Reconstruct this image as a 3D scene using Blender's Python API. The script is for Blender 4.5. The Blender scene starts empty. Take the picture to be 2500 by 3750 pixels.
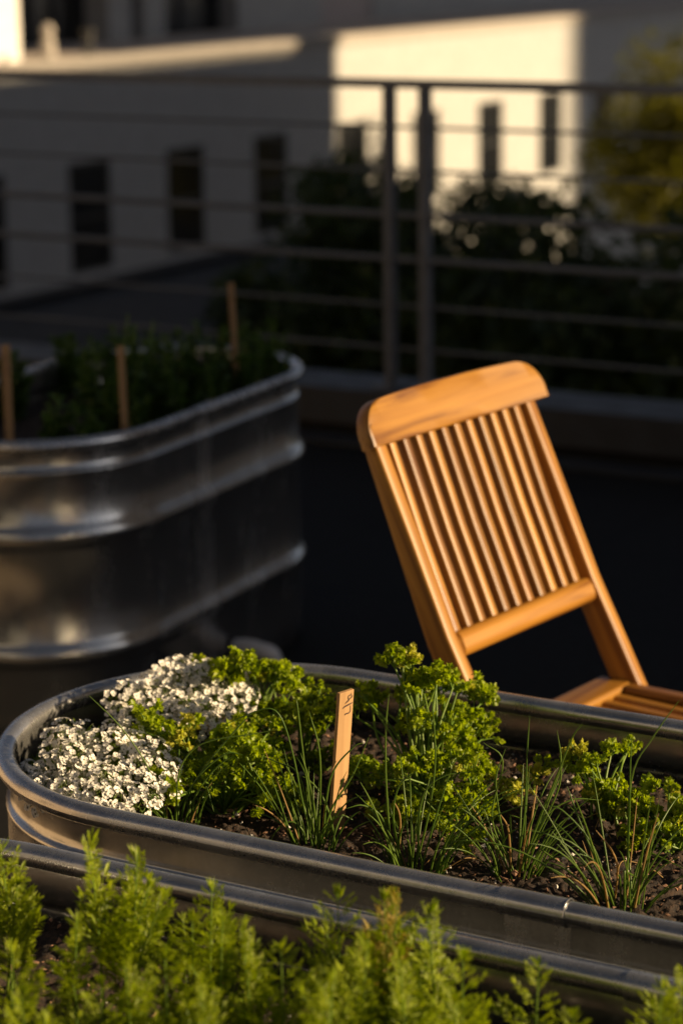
import bpy, math, random
import numpy as np
from mathutils import Matrix, Vector

scene = bpy.context.scene
R = math.radians
PI = math.pi

# ------------------------------------------------------------------ camera
CAM = np.array([0.0, 0.0, 1.53])
PITCH, ROLL = R(13.6), 0.0126
FPX = 8854.0                                  # focal length in photograph pixels
_x0 = np.array([1., 0, 0]); _y0 = np.array([0, math.sin(PITCH), math.cos(PITCH)])
FW = np.array([0, math.cos(PITCH), -math.sin(PITCH)])
CX = math.cos(ROLL)*_x0 - math.sin(ROLL)*_y0
CY = math.cos(ROLL)*_y0 + math.sin(ROLL)*_x0
cd = bpy.data.cameras.new('camera')
cam = bpy.data.objects.new('camera', cd); scene.collection.objects.link(cam)
cam.matrix_world = Matrix(((CX[0], CY[0], -FW[0], CAM[0]), (CX[1], CY[1], -FW[1], CAM[1]),
                           (CX[2], CY[2], -FW[2], CAM[2]), (0, 0, 0, 1)))
cd.sensor_fit = 'VERTICAL'; cd.sensor_height = 36.0; cd.sensor_width = 24.0; cd.lens = 85.0
cd.clip_start = 0.1; cd.clip_end = 5000
cd.dof.use_dof = True; cd.dof.focus_distance = 2.60; cd.dof.aperture_fstop = 4.6
scene.camera = cam

# ------------------------------------------------------------------ light
SUN_AZ, SUN_EL = R(-12), R(17)                # azimuth from +x, towards the camera side
w = bpy.data.worlds.new('World'); scene.world = w; w.use_nodes = True
wn = w.node_tree.nodes; wl = w.node_tree.links
sky = wn.new('ShaderNodeTexSky'); sky.sky_type = 'NISHITA'; sky.sun_disc = False
sky.sun_elevation = SUN_EL; sky.sun_rotation = R(90) - SUN_AZ
sky.air_density = 0.27; sky.dust_density = 0.5; sky.ozone_density = 0.6
hs = wn.new('ShaderNodeHueSaturation'); hs.inputs['Saturation'].default_value = 0.5
wl.new(sky.outputs[0], hs.inputs['Color']); wl.new(hs.outputs[0], wn['Background'].inputs['Color'])
wn['Background'].inputs['Strength'].default_value = 0.05
sd = bpy.data.lights.new('sun', 'SUN'); sd.energy = 5.0; sd.angle = R(0.5); sd.color = (1.0, 0.748, 0.445)
sun = bpy.data.objects.new('sun', sd); scene.collection.objects.link(sun)
_s = Vector((math.cos(SUN_EL)*math.cos(SUN_AZ), math.cos(SUN_EL)*math.sin(SUN_AZ), math.sin(SUN_EL)))
sun.rotation_euler = _s.to_track_quat('Z', 'Y').to_euler()

scene.view_settings.view_transform = 'Standard'; scene.view_settings.look = 'None'
scene.view_settings.exposure = 0.8; scene.view_settings.gamma = 1.0
scene.render.engine = 'CYCLES'
scene.cycles.use_denoising = True
scene.cycles.max_bounces = 8; scene.cycles.transmission_bounces = 4
scene.cycles.caustics_reflective = False; scene.cycles.caustics_refractive = False
scene.cycles.sample_clamp_indirect = 6.0

# ------------------------------------------------------------------ pixel helpers (photograph pixels -> points)
def ray(px, py): return CX*(px-1250)/FPX - CY*(py-1875)/FPX + FW
def at(px, py, d):                            # on the plane y = d
    r = ray(px, py); return CAM + r*(d/r[1])
def atz(px, py, z):                           # on the plane z
    r = ray(px, py); return CAM + r*((z-CAM[2])/r[2])
E2 = np.array([math.cos(R(-30)), math.sin(R(-30)), 0.]); N2 = np.array([.5, math.cos(R(30)), 0.])
UP = np.array([0, 0, 1.])
def grid(e, n, z=0.): return E2*e + N2*n + UP*z

# ------------------------------------------------------------------ mesh helpers
class MB:
    def __init__(s): s.v = []; s.f = []; s.n = 0
    def add(s, V, F, m=0):
        V = np.asarray(V, float).reshape(-1, 3); F = np.asarray(F, int)
        if len(F) == 0: return
        s.v.append(V); s.f.append((F + s.n, m)); s.n += len(V)
    def build(s, name, mats, parent=None, smooth=True, M=None):
        me = bpy.data.meshes.new(name)
        V = np.concatenate(s.v)
        tot = []; loops = []; mi = []
        for F, m in s.f:
            loops.append(F.ravel()); tot.append(np.full(len(F), F.shape[1])); mi.append(np.full(len(F), m))
        loops = np.concatenate(loops).astype(np.int32); tot = np.concatenate(tot).astype(np.int32)
        st = np.concatenate([[0], np.cumsum(tot)[:-1]]).astype(np.int32)
        me.vertices.add(len(V)); me.vertices.foreach_set('co', V.astype(np.float32).ravel())
        me.loops.add(len(loops)); me.loops.foreach_set('vertex_index', loops)
        me.polygons.add(len(tot)); me.polygons.foreach_set('loop_start', st)
        try: me.polygons.foreach_set('loop_total', tot)
        except Exception: pass
        me.polygons.foreach_set('material_index', np.concatenate(mi).astype(np.int32))
        me.polygons.foreach_set('use_smooth', np.full(len(tot), smooth))
        if not isinstance(mats, (list, tuple)): mats = [mats]
        for m in mats: me.materials.append(m)
        me.update(calc_edges=True); me.validate()
        o = bpy.data.objects.new(name, me); scene.collection.objects.link(o)
        if parent is not None: o.parent = parent
        if M is not None:
            M = Matrix(M)
            o.matrix_basis = (parent.matrix_basis.inverted() @ M) if parent is not None else M
        elif parent is not None:
            o.matrix_basis = parent.matrix_basis.inverted()      # vertices are given in world space
        return o

def tag(o, label=None, cat=None, group=None, kind=None):
    if label: o['label'] = label
    if cat: o['category'] = cat
    if group: o['group'] = group
    if kind: o['kind'] = kind
    return o
def thing(name, loc, label, cat, group=None):
    o = bpy.data.objects.new(name, None); scene.collection.objects.link(o)
    o.empty_display_size = .05
    o.matrix_basis = Matrix.Translation(Vector([float(c) for c in loc]))
    return tag(o, label, cat, group)

def unit(v): v = np.asarray(v, float); return v/np.linalg.norm(v)
def box(mb, c, ax, ay, az, hx, hy, hz, m=0):
    c = np.asarray(c, float)
    V = [c+ax*hx*i+ay*hy*j+az*hz*k for i in (-1, 1) for j in (-1, 1) for k in (-1, 1)]
    mb.add(V, [[0, 1, 3, 2], [4, 6, 7, 5], [0, 4, 5, 1], [2, 3, 7, 6], [0, 2, 6, 4], [1, 5, 7, 3]], m)
def gbox(mb, e0, e1, n0, n1, z0, z1, m=0):    # a box on the street grid
    box(mb, grid((e0+e1)/2, (n0+n1)/2, (z0+z1)/2), E2, N2, UP, abs(e1-e0)/2, abs(n1-n0)/2, abs(z1-z0)/2, m)
def tube(mb, P, r, sides=8, m=0, caps=True):
    P = np.asarray(P, float); k = len(P)
    r = np.broadcast_to(np.asarray(r, float), (k,))
    T = np.gradient(P, axis=0); T /= np.linalg.norm(T, axis=1)[:, None] + 1e-12
    ref = np.array([0, 0, 1.]) if abs(T[0][2]) < .9 else np.array([1., 0, 0])
    u = np.cross(T[0], ref); u /= np.linalg.norm(u)
    a = np.arange(sides)*2*PI/sides
    V = np.empty((k, sides, 3))
    for i in range(k):
        u = u - T[i]*(u@T[i]); u /= np.linalg.norm(u) + 1e-12
        b = np.cross(T[i], u)
        V[i] = P[i] + r[i]*(np.cos(a)[:, None]*u + np.sin(a)[:, None]*b)
    F = []
    for i in range(k-1):
        for j in range(sides):
            j2 = (j+1) % sides
            F.append([i*sides+j, i*sides+j2, (i+1)*sides+j2, (i+1)*sides+j])
    V = V.reshape(-1, 3)
    mb.add(V, F, m)
    if caps and sides == 4: mb.add(V[:4], [[3, 2, 1, 0]], m); mb.add(V[-4:], [[0, 1, 2, 3]], m)
    elif caps:
        for ring, c, flip in ((V[:sides], P[0], 1), (V[-sides:], P[-1], 0)):
            VV = np.vstack([ring, c[None]])
            F = [[j, (j+1) % sides, sides][::-1 if flip else 1] for j in range(sides)]
            mb.add(VV, F, m)
def bez(p, n=12):                             # Catmull-Rom through points
    p = [np.asarray(q, float) for q in p]
    p = [2*p[0]-p[1]] + p + [2*p[-1]-p[-2]]
    out = []
    for i in range(1, len(p)-2):
        for t in np.linspace(0, 1, n, endpoint=False):
            a, b, c, d = p[i-1:i+3]
            out.append(.5*((2*b)+(-a+c)*t+(2*a-5*b+4*c-d)*t*t+(-a+3*b-3*c+d)*t**3))
    out.append(p[-2]); return np.array(out)
def rot(axis, a):
    axis = unit(axis); c, s = math.cos(a), math.sin(a); x, y, z = axis
    return np.array([[c+x*x*(1-c), x*y*(1-c)-z*s, x*z*(1-c)+y*s], [y*x*(1-c)+z*s, c+y*y*(1-c), y*z*(1-c)-x*s],
                     [z*x*(1-c)-y*s, z*y*(1-c)+x*s, c+z*z*(1-c)]])
def basis(zaxis, spin=0.):                    # columns: x, y, z with z along zaxis
    z = unit(zaxis); h = np.array([1., 0, 0]) if abs(z[0]) < .8 else np.array([0, 1., 0])
    x = unit(np.cross(h, z)); y = np.cross(z, x)
    return np.stack([x*math.cos(spin)+y*math.sin(spin), y*math.cos(spin)-x*math.sin(spin), z], 1)
def vnoise(x, y, seed=0):
    rg = np.random.default_rng(seed).random((256, 256))
    xi = np.floor(x).astype(int); yi = np.floor(y).astype(int); fx = x-xi; fy = y-yi
    fx = fx*fx*(3-2*fx); fy = fy*fy*(3-2*fy)
    g = lambda i, j: rg[i % 256, j % 256]
    return (g(xi, yi)*(1-fx)+g(xi+1, yi)*fx)*(1-fy)+(g(xi, yi+1)*(1-fx)+g(xi+1, yi+1)*fx)*fy

# ------------------------------------------------------------------ materials
def mat(name, fn):
    m = bpy.data.materials.new(name); m.use_nodes = True
    nt = m.node_tree; n = nt.nodes; l = nt.links
    b = n['Principled BSDF']; fn(n, l, b); return m
def simple(name, col, rough=.6, metal=0., spec=None):
    def fn(n, l, b):
        b.inputs['Base Color'].default_value = (*col, 1); b.inputs['Roughness'].default_value = rough
        b.inputs['Metallic'].default_value = metal
        if spec is not None: b.inputs['Specular IOR Level'].default_value = spec
    return mat(name, fn)
def noisy(name, c1, c2, scale=8, rough=(.5, .8), detail=5, bump=0., metal=0., stretch=(1, 1, 1), lo=.35, hi=.65, spec=.5, bdist=.002):
    def fn(n, l, b):
        tc = n.new('ShaderNodeTexCoord'); mp = n.new('ShaderNodeMapping'); mp.inputs['Scale'].default_value = stretch
        l.new(tc.outputs['Object'], mp.inputs['Vector'])
        t = n.new('ShaderNodeTexNoise'); t.inputs['Scale'].default_value = scale; t.inputs['Detail'].default_value = detail
        t.inputs['Roughness'].default_value = .62
        l.new(mp.outputs[0], t.inputs['Vector'])
        cr = n.new('ShaderNodeValToRGB'); cr.color_ramp.elements[0].position = lo; cr.color_ramp.elements[1].position = hi
        cr.color_ramp.elements[0].color = (*c1, 1); cr.color_ramp.elements[1].color = (*c2, 1)
        l.new(t.outputs['Fac'], cr.inputs[0]); l.new(cr.outputs[0], b.inputs['Base Color'])
        mr = n.new('ShaderNodeMapRange'); mr.inputs['To Min'].default_value = rough[0]; mr.inputs['To Max'].default_value = rough[1]
        mr.inputs['From Min'].default_value = .3; mr.inputs['From Max'].default_value = .7
        l.new(t.outputs['Fac'], mr.inputs['Value']); l.new(mr.outputs[0], b.inputs['Roughness'])
        b.inputs['Metallic'].default_value = metal; b.inputs['Specular IOR Level'].default_value = spec
        if bump:
            bp = n.new('ShaderNodeBump'); bp.inputs['Strength'].default_value = bump; bp.inputs['Distance'].default_value = bdist
            l.new(t.outputs['Fac'], bp.inputs['Height']); l.new(bp.outputs[0], b.inputs['Normal'])
    return mat(name, fn)
def leafy(name, c1, c2, trans=.45, rough=.45, scale=30, tint=(1.15, 1.2, .5), spec=.4):
    def fn(n, l, b):
        g = n.new('ShaderNodeNewGeometry'); tc = n.new('ShaderNodeTexCoord')
        t = n.new('ShaderNodeTexNoise'); t.inputs['Scale'].default_value = scale; t.inputs['Detail'].default_value = 2
        l.new(tc.outputs['Object'], t.inputs['Vector'])
        ad = n.new('ShaderNodeMath'); ad.operation = 'MULTIPLY_ADD'; ad.inputs[1].default_value = .5
        l.new(g.outputs['Random Per Island'], ad.inputs[0])
        s2 = n.new('ShaderNodeMath'); s2.operation = 'MULTIPLY'; s2.inputs[1].default_value = .5
        l.new(t.outputs['Fac'], s2.inputs[0]); l.new(s2.outputs[0], ad.inputs[2])
        mx = n.new('ShaderNodeMix'); mx.data_type = 'RGBA'
        mx.inputs['A'].default_value = (*c1, 1); mx.inputs['B'].default_value = (*c2, 1)
        l.new(ad.outputs[0], mx.inputs['Factor']); l.new(mx.outputs['Result'], b.inputs['Base Color'])
        b.inputs['Roughness'].default_value = rough; b.inputs['Specular IOR Level'].default_value = spec
        tr = n.new('ShaderNodeBsdfTranslucent')
        ml = n.new('ShaderNodeMix'); ml.data_type = 'RGBA'; ml.blend_type = 'MULTIPLY'; ml.inputs['Factor'].default_value = 1
        l.new(mx.outputs['Result'], ml.inputs['A']); ml.inputs['B'].default_value = (*[c*1.6 for c in tint], 1)
        l.new(ml.outputs['Result'], tr.inputs['Color'])
        ms = n.new('ShaderNodeMixShader'); ms.inputs[0].default_value = trans
        l.new(b.outputs[0], ms.inputs[1]); l.new(tr.outputs[0], ms.inputs[2])
        l.new(ms.outputs[0], n['Material Output'].inputs['Surface'])
    return mat(name, fn)
def galvanised(name, c1, c2, rough, metal=.90):
    def fn(n, l, b):
        tc = n.new('ShaderNodeTexCoord')
        big = n.new('ShaderNodeTexNoise'); big.inputs['Scale'].default_value = 14; big.inputs['Detail'].default_value = 6; big.inputs['Roughness'].default_value = .65
        mp = n.new('ShaderNodeMapping'); mp.inputs['Scale'].default_value = (1, 1, .35)
        l.new(tc.outputs['Object'], mp.inputs[0]); l.new(mp.outputs[0], big.inputs['Vector'])
        fine = n.new('ShaderNodeTexNoise'); fine.inputs['Scale'].default_value = 260; fine.inputs['Detail'].default_value = 3
        l.new(tc.outputs['Object'], fine.inputs['Vector'])
        ml = n.new('ShaderNodeMath'); ml.operation = 'MULTIPLY_ADD'; ml.inputs[1].default_value = .35
        l.new(fine.outputs['Fac'], ml.inputs[0]); l.new(big.outputs['Fac'], ml.inputs[2])
        cr = n.new('ShaderNodeValToRGB'); cr.color_ramp.elements[0].position = .42; cr.color_ramp.elements[1].position = .85
        cr.color_ramp.elements[0].color = (*c1, 1); cr.color_ramp.elements[1].color = (*c2, 1)
        l.new(ml.outputs[0], cr.inputs[0]); l.new(cr.outputs[0], b.inputs['Base Color'])
        mr = n.new('ShaderNodeMapRange'); mr.inputs['From Min'].default_value = .4; mr.inputs['From Max'].default_value = .9
        mr.inputs['To Min'].default_value = rough[0]; mr.inputs['To Max'].default_value = rough[1]
        l.new(ml.outputs[0], mr.inputs['Value']); l.new(mr.outputs[0], b.inputs['Roughness'])
        b.inputs['Metallic'].default_value = metal
        bp = n.new('ShaderNodeBump'); bp.inputs['Strength'].default_value = .10; bp.inputs['Distance'].default_value = .0005
        l.new(ml.outputs[0], bp.inputs['Height']); l.new(bp.outputs[0], b.inputs['Normal'])
    return mat(name, fn)
def wood(name, c1, c2, c3, rough=.42, stretch=.06, scale=55):
    def fn(n, l, b):
        tc = n.new('ShaderNodeTexCoord'); oi = n.new('ShaderNodeObjectInfo')
        av = n.new('ShaderNodeVectorMath'); av.operation = 'MULTIPLY_ADD'
        cb = n.new('ShaderNodeCombineXYZ')
        for i in range(3): l.new(oi.outputs['Random'], cb.inputs[i])
        av.inputs[1].default_value = (7, 5, 9)
        l.new(cb.outputs[0], av.inputs[0]); l.new(tc.outputs['Object'], av.inputs[2])
        mp = n.new('ShaderNodeMapping'); mp.inputs['Scale'].default_value = (1, 1, stretch)
        l.new(av.outputs[0], mp.inputs[0])
        t = n.new('ShaderNodeTexNoise'); t.inputs['Scale'].default_value = scale; t.inputs['Detail'].default_value = 7; t.inputs['Distortion'].default_value = .8
        l.new(mp.outputs[0], t.inputs['Vector'])
        cr = n.new('ShaderNodeValToRGB'); e = cr.color_ramp.elements
        e[0].position = .3; e[0].color = (*c1, 1); e[1].position = .72; e[1].color = (*c3, 1)
        k = e.new(.5); k.color = (*c2, 1)
        l.new(t.outputs['Fac'], cr.inputs[0])
        mr = n.new('ShaderNodeMapRange'); mr.inputs['To Min'].default_value = .70; mr.inputs['To Max'].default_value = 1.15
        l.new(oi.outputs['Random'], mr.inputs['Value'])
        hv = n.new('ShaderNodeHueSaturation'); l.new(mr.outputs[0], hv.inputs['Value'])
        l.new(cr.outputs[0], hv.inputs['Color']); l.new(hv.outputs[0], b.inputs['Base Color'])
        b.inputs['Roughness'].default_value = rough
        bp = n.new('ShaderNodeBump'); bp.inputs['Strength'].default_value = .15; bp.inputs['Distance'].default_value = .001
        l.new(t.outputs['Fac'], bp.inputs['Height']); l.new(bp.outputs[0], b.inputs['Normal'])
    return mat(name, fn)

M_galv = galvanised('galvanised_steel', (.38, .38, .365), (.56, .56, .545), (.15, .30))
M_rim = galvanised('rolled_rim_steel', (.36, .36, .36), (.60, .60, .60), (.18, .34), .84)
M_strap = galvanised('pale_zinc_strap', (.42, .415, .40), (.64, .63, .61), (.18, .36), .84)  # strap steel is slightly paler than the wall steel
M_teak = wood('oiled_teak', (.135, .045, .006), (.30, .132, .017), (.385, .185, .028), rough=.38)
M_stake = wood('plain_pine_stake', (.32, .18, .072), (.37, .215, .09), (.41, .245, .105), rough=.7, scale=90)
M_ink = simple('dark_marker_ink', (.02, .008, .012), .6)
M_soil = noisy('damp_potting_soil', (.010, .007, .005), (.060, .036, .022), 180, (.75, .95), 8, .8, bdist=.004)
M_bark = leafy('bark_chip', (.05, .025, .012), (.38, .21, .13), trans=0., rough=.8, scale=40)
M_perl = simple('perlite_grain', (.62, .58, .52), .8)
M_pars = leafy('curly_parsley_leaf', (.14, .218, .004), (.37, .42, .010), trans=.48, rough=.42, scale=22)
M_parsy = leafy('yellowed_parsley_leaf', (.38, .40, .03), (.52, .47, .08), trans=.4, rough=.5)
M_pstem = leafy('parsley_stem', (.10, .20, .02), (.20, .28, .04), trans=.2, rough=.4)
M_chive = leafy('chive_leaf', (.06, .13, .012), (.14, .21, .03), trans=.3, rough=.38, tint=(1.1, 1.2, .5))
M_chdry = leafy('dry_chive_leaf', (.28, .17, .06), (.42, .28, .10), trans=.3, rough=.6)
M_petal = leafy('white_alyssum_petal', (.90, .87, .78), (.95, .92, .85), trans=.22, rough=.6, tint=(.62, .60, .54))
M_eye = simple('alyssum_flower_eye', (.10, .085, .02), .7)
M_alyl = leafy('alyssum_leaf', (.07, .12, .012), (.16, .21, .025), trans=.4, rough=.5)
M_carr = leafy('carrot_frond', (.095, .165, .002), (.37, .415, .006), trans=.38, rough=.5, scale=16)
M_carry = leafy('yellowed_carrot_frond', (.26, .22, .03), (.40, .30, .07), trans=.4, rough=.5)
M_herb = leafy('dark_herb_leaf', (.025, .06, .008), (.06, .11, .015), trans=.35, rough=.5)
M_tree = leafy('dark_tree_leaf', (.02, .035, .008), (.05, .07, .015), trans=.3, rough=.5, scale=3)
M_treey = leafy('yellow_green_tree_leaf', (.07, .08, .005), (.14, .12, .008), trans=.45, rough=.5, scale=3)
M_bark_t = noisy('tree_bark', (.03, .02, .014), (.09, .065, .045), 14, (.8, .95), 6, .6, stretch=(1, 1, .2))
M_rail = noisy('dark_painted_steel', (.105, .115, .128), (.14, .152, .168), 30, (.45, .6), 4)
M_pave = None
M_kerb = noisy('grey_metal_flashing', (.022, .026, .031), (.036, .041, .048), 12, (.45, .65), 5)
M_wall = noisy('pale_stucco', (.43, .43, .42), (.51, .51, .50), 6, (.85, .95), 8, .2)
M_glass = noisy('dark_window_glass', (.008, .009, .01), (.014, .015, .016), 2, (.12, .2), 2)
M_frame = simple('dark_window_frame', (.018, .018, .019), .5)
M_cap = noisy('parapet_cap_concrete', (.36, .33, .29), (.46, .42, .38), 7, (.7, .9), 5)
M_deck = noisy('pale_roof_deck', (.58, .48, .39), (.68, .57, .47), 3, (.8, .95), 6)
M_white = noisy('white_render', (.72, .71, .69), (.80, .79, .77), 5, (.6, .8), 4)
M_grey = noisy('grey_render', (.30, .30, .29), (.38, .38, .37), 4, (.7, .9), 5)
M_pink = noisy('pinkish_grey_render', (.36, .31, .29), (.42, .36, .34), 4, (.7, .9), 5)
M_bitu = noisy('dark_roofing_felt', (.006, .006, .0062), (.010, .010, .0102), 5, (.7, .9), 6)
M_dirt = noisy('street_asphalt', (.04, .04, .04), (.06, .06, .058), 1.5, (.8, .95), 6)
M_tanw = noisy('tan_brick_render', (.40, .31, .22), (.50, .39, .28), 2.5, (.8, .95), 6)
M_bounce = noisy('tan_bounce_board', (.20, .15, .10), (.27, .21, .15), 5, (.7, .9), 6)
M_pvc = noisy('white_plastic_pipe', (.80, .77, .74), (.86, .83, .80), 20, (.35, .5), 3)
M_hose = simple('black_drip_hose', (.008, .008, .008), .45)
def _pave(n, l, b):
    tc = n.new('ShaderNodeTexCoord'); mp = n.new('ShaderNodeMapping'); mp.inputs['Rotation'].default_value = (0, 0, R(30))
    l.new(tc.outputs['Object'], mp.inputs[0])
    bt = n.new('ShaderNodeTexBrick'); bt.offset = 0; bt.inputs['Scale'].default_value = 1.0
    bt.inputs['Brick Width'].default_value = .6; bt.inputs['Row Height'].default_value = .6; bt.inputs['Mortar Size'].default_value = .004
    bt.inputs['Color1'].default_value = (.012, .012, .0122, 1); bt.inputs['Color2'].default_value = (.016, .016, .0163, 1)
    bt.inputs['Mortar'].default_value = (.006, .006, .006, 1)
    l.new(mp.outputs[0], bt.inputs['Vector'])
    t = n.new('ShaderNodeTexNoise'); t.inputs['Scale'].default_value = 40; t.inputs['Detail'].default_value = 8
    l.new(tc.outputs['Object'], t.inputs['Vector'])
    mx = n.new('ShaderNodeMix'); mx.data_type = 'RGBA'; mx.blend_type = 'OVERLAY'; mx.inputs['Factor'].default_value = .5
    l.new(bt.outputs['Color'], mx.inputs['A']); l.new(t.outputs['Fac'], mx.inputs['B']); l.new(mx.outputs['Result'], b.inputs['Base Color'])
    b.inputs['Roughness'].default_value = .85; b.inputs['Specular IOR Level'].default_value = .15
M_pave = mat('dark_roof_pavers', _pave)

# ------------------------------------------------------------------ setting: ground, terrace floor
mb = MB(); mb.add([[-1500, -1500, -8], [1500, -1500, -8], [1500, 1500, -8], [-1500, 1500, -8]], [[0, 1, 2, 3]])
tag(mb.build('ground', M_dirt), kind='structure')
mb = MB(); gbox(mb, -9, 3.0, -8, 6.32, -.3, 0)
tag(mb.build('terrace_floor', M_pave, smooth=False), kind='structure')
mb = MB(); gbox(mb, -9, 3.0, 6.20, 6.318, .004, .014)
tag(mb.build('drainage_strip', M_kerb, smooth=False), 'thin pale metal strip on the terrace floor below the railing', 'drain strip')

mb = MB(); gbox(mb, -4.5, -2.25, 1.2, 3.0, .004, .03)  # hidden tan slab, added so the far tank reflects a warm tone
tag(mb.build('warm_floor_bounce', M_bounce, smooth=False), 'unseen tan platform added left of the middle tank for warm reflections', 'reflector')

# roof edge board under the railing
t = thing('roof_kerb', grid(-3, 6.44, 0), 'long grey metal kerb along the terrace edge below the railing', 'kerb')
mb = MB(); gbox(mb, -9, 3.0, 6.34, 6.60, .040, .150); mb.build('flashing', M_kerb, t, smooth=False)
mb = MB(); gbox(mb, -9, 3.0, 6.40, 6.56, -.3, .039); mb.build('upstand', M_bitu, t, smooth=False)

# ------------------------------------------------------------------ railing
RN = 6.44
t = thing('railing', grid(-3.55, RN, .15), 'dark steel railing with horizontal rails along the terrace edge', 'railing')
mb = MB(); gbox(mb, -9, 3.0, RN-.022, RN+.022, 1.060, 1.086); mb.build('top_rail', M_rail, t, smooth=False)
def e_of(px, py):                              # grid E of a pixel on the railing plane
    r = ray(px, py); p = CAM + r*((RN/(r@N2))); return p@E2
posts = [e_of(1428, 800), e_of(1557, 800), -6.2, -6.1, 0.6+1.4, 2.1]
for e in posts:
    mb = MB(); gbox(mb, e-.0125, e+.0125, RN-.022, RN+.022, .151, 1.059); mb.build('post', M_rail, t, smooth=False)
    mb = MB(); gbox(mb, e-.04, e+.04, RN-.06, RN+.06, .1505, .158); mb.build('base_plate', M_rail, t, smooth=False)
for z, r_ in ((.948, .0055), (.818, .0055), (.684, .010), (.550, .010), (.408, .005), (.275, .005)):
    mb = MB(); tube(mb, [grid(-9, RN, z), grid(-3, RN, z-.004), grid(3, RN, z)], r_, 10); mb.build('rail', M_rail, t)

# ------------------------------------------------------------------ far building
EW = -19.045; NW0 = 25.954                     # wall plane, and the first window's left edge
def wgrid(s, z, off=0.): return grid(EW+off, NW0+s, z)
t = thing('office_building', wgrid(8, -8), 'long pale stucco building with narrow dark windows and a flat roof across the street', 'building')
wins = [-4.62, -2.31, 0, 2.31, 4.62, 7.1, 9.58, 11.98, 14.45, 16.85, 19.2, 21.6]
zt, zb = -1.46, -2.92
mb = MB()
def wallpatch(s0, s1, z0, z1): gbox(mb, EW-.25, EW, NW0+s0, NW0+s1, z0, z1)
edges = [-20] + sum([[s-.04, s+.92] for s in wins], []) + [34]
wallpatch(-20, 34, zt, -.25); wallpatch(-20, 34, -4.9, zb)
for i in range(0, len(edges), 2): wallpatch(edges[i], edges[i+1], zb, zt)
wallpatch(-20, 34, -8, -4.9)
mb.build('wall', M_wall, t, smooth=False)
for s in wins:
    mb = MB()
    for (a, b_, c, d) in ((s-.04, s+.02, zb, zt), (s+.86, s+.92, zb, zt), (s+.02, s+.86, zb, zb+.06), (s+.02, s+.86, zt-.06, zt), (s+.02, s+.86, -2.22, -2.17)):
        gbox(mb, EW-.07, EW-.004, NW0+a, NW0+b_, c, d)
    f = mb.build('window', M_frame, t, smooth=False)
    mb = MB(); gbox(mb, EW-.05, EW-.014, NW0+s-.01, NW0+s+.89, zb+.03, zt-.03); p = mb.build('pane', M_glass, f, smooth=False)
    p.matrix_basis = Matrix.Identity(4)
mb = MB(); gbox(mb, EW-.32, EW+.06, NW0-20, NW0+34, -.25, -.10); mb.build('parapet_cap', M_cap, t, smooth=False)
mb = MB(); gbox(mb, EW-40, EW-.32, NW0-20, NW0+34, -.6, -.30); mb.build('roof', M_deck, t, smooth=False)
PE = EW-5.0                                    # the penthouse stands back from the wall
mb = MB()
for s0, s1 in ((12.15, 15.2), (17.2, 34)): gbox(mb, PE-6, PE, NW0+s0, NW0+s1, -.30, 3.2)
mb.build('penthouse_wall', M_grey, t, smooth=False)
mb = MB(); gbox(mb, PE-6, PE-.05, NW0+15.2, NW0+17.2, -.30, 3.2); mb.build('penthouse_panel', M_pink, t, smooth=False)
mb = MB(); gbox(mb, PE-6, PE-.4, NW0-20, NW0+12.15, -.30, 3.0); mb.build('glass_front', M_glass, t, smooth=False)
for s0, s1, m in ((7.95, 8.6, M_grey), (9.0, 9.62, M_grey)):
    mb = MB(); gbox(mb, PE-.39, PE+.1, NW0+s0, NW0+s1, -.30, 3.0); c = mb.build('column', m, t, smooth=False)
mb = MB(); gbox(mb, EW-2.9, EW-2.4, NW0+.6, NW0+2.2, -.30, 3.0); mb.build('column', M_white, t, smooth=False)
for s in (6.35, 7.0, 10.8):
    mb = MB(); gbox(mb, PE-.39, PE-.33, NW0+s, NW0+s+.1, -.30, 3.0); mb.build('door_frame', M_frame, t, smooth=False)
# vents on its roof
v = thing('roof_vent', wgrid(2.6, -.30, -2.2), 'pale hooded vent standing on the sunlit roof deck opposite', 'vent')
mb = MB(); p0 = wgrid(2.6, -.30, -2.2); tube(mb, [p0, p0+UP*.30, p0+UP*.34, p0+UP*.36], [.12, .09, .07, .06], 20); mb.build('pipe', M_cap, v)
mb = MB(); tube(mb, [p0+UP*.36, p0+UP*.40, p0+UP*.47, p0+UP*.52, p0+UP*.535], [.06, .085, .085, .06, .02], 20); mb.build('hood', M_cap, v)
v = thing('vent_pipe', wgrid(2.2, -.30, -1.2), 'thin dark pipe rising from the roof edge right of the pale vent', 'pipe')
mb = MB(); p0 = wgrid(2.2, -.30, -1.2); tube(mb, [p0, p0+UP*.42], .06, 12); mb.build('pipe', M_frame, v)
mb = MB(); tube(mb, [p0+UP*.421, p0+UP*.48], .09, 12); mb.build('cap', M_frame, v)

# annex with dark flat roof
t = thing('annex_building', grid(-5, 16, -8), 'low annex with a dark felt roof between the terrace and the pale building', 'building')
mb = MB(); gbox(mb, -10.4, -7.2, 8.6, 17, -1.30, -1.02); mb.build('roof', M_bitu, t, smooth=False)
mb = MB(); gbox(mb, -10.3, -7.3, 8.7, 16.9, -8, -1.30); mb.build('wall', M_grey, t, smooth=False)
mb = MB(); gbox(mb, -10.45, -10.25, 8.6, 17, -1.019, -.97); mb.build('edge_trim', M_bitu, t, smooth=False)

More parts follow.
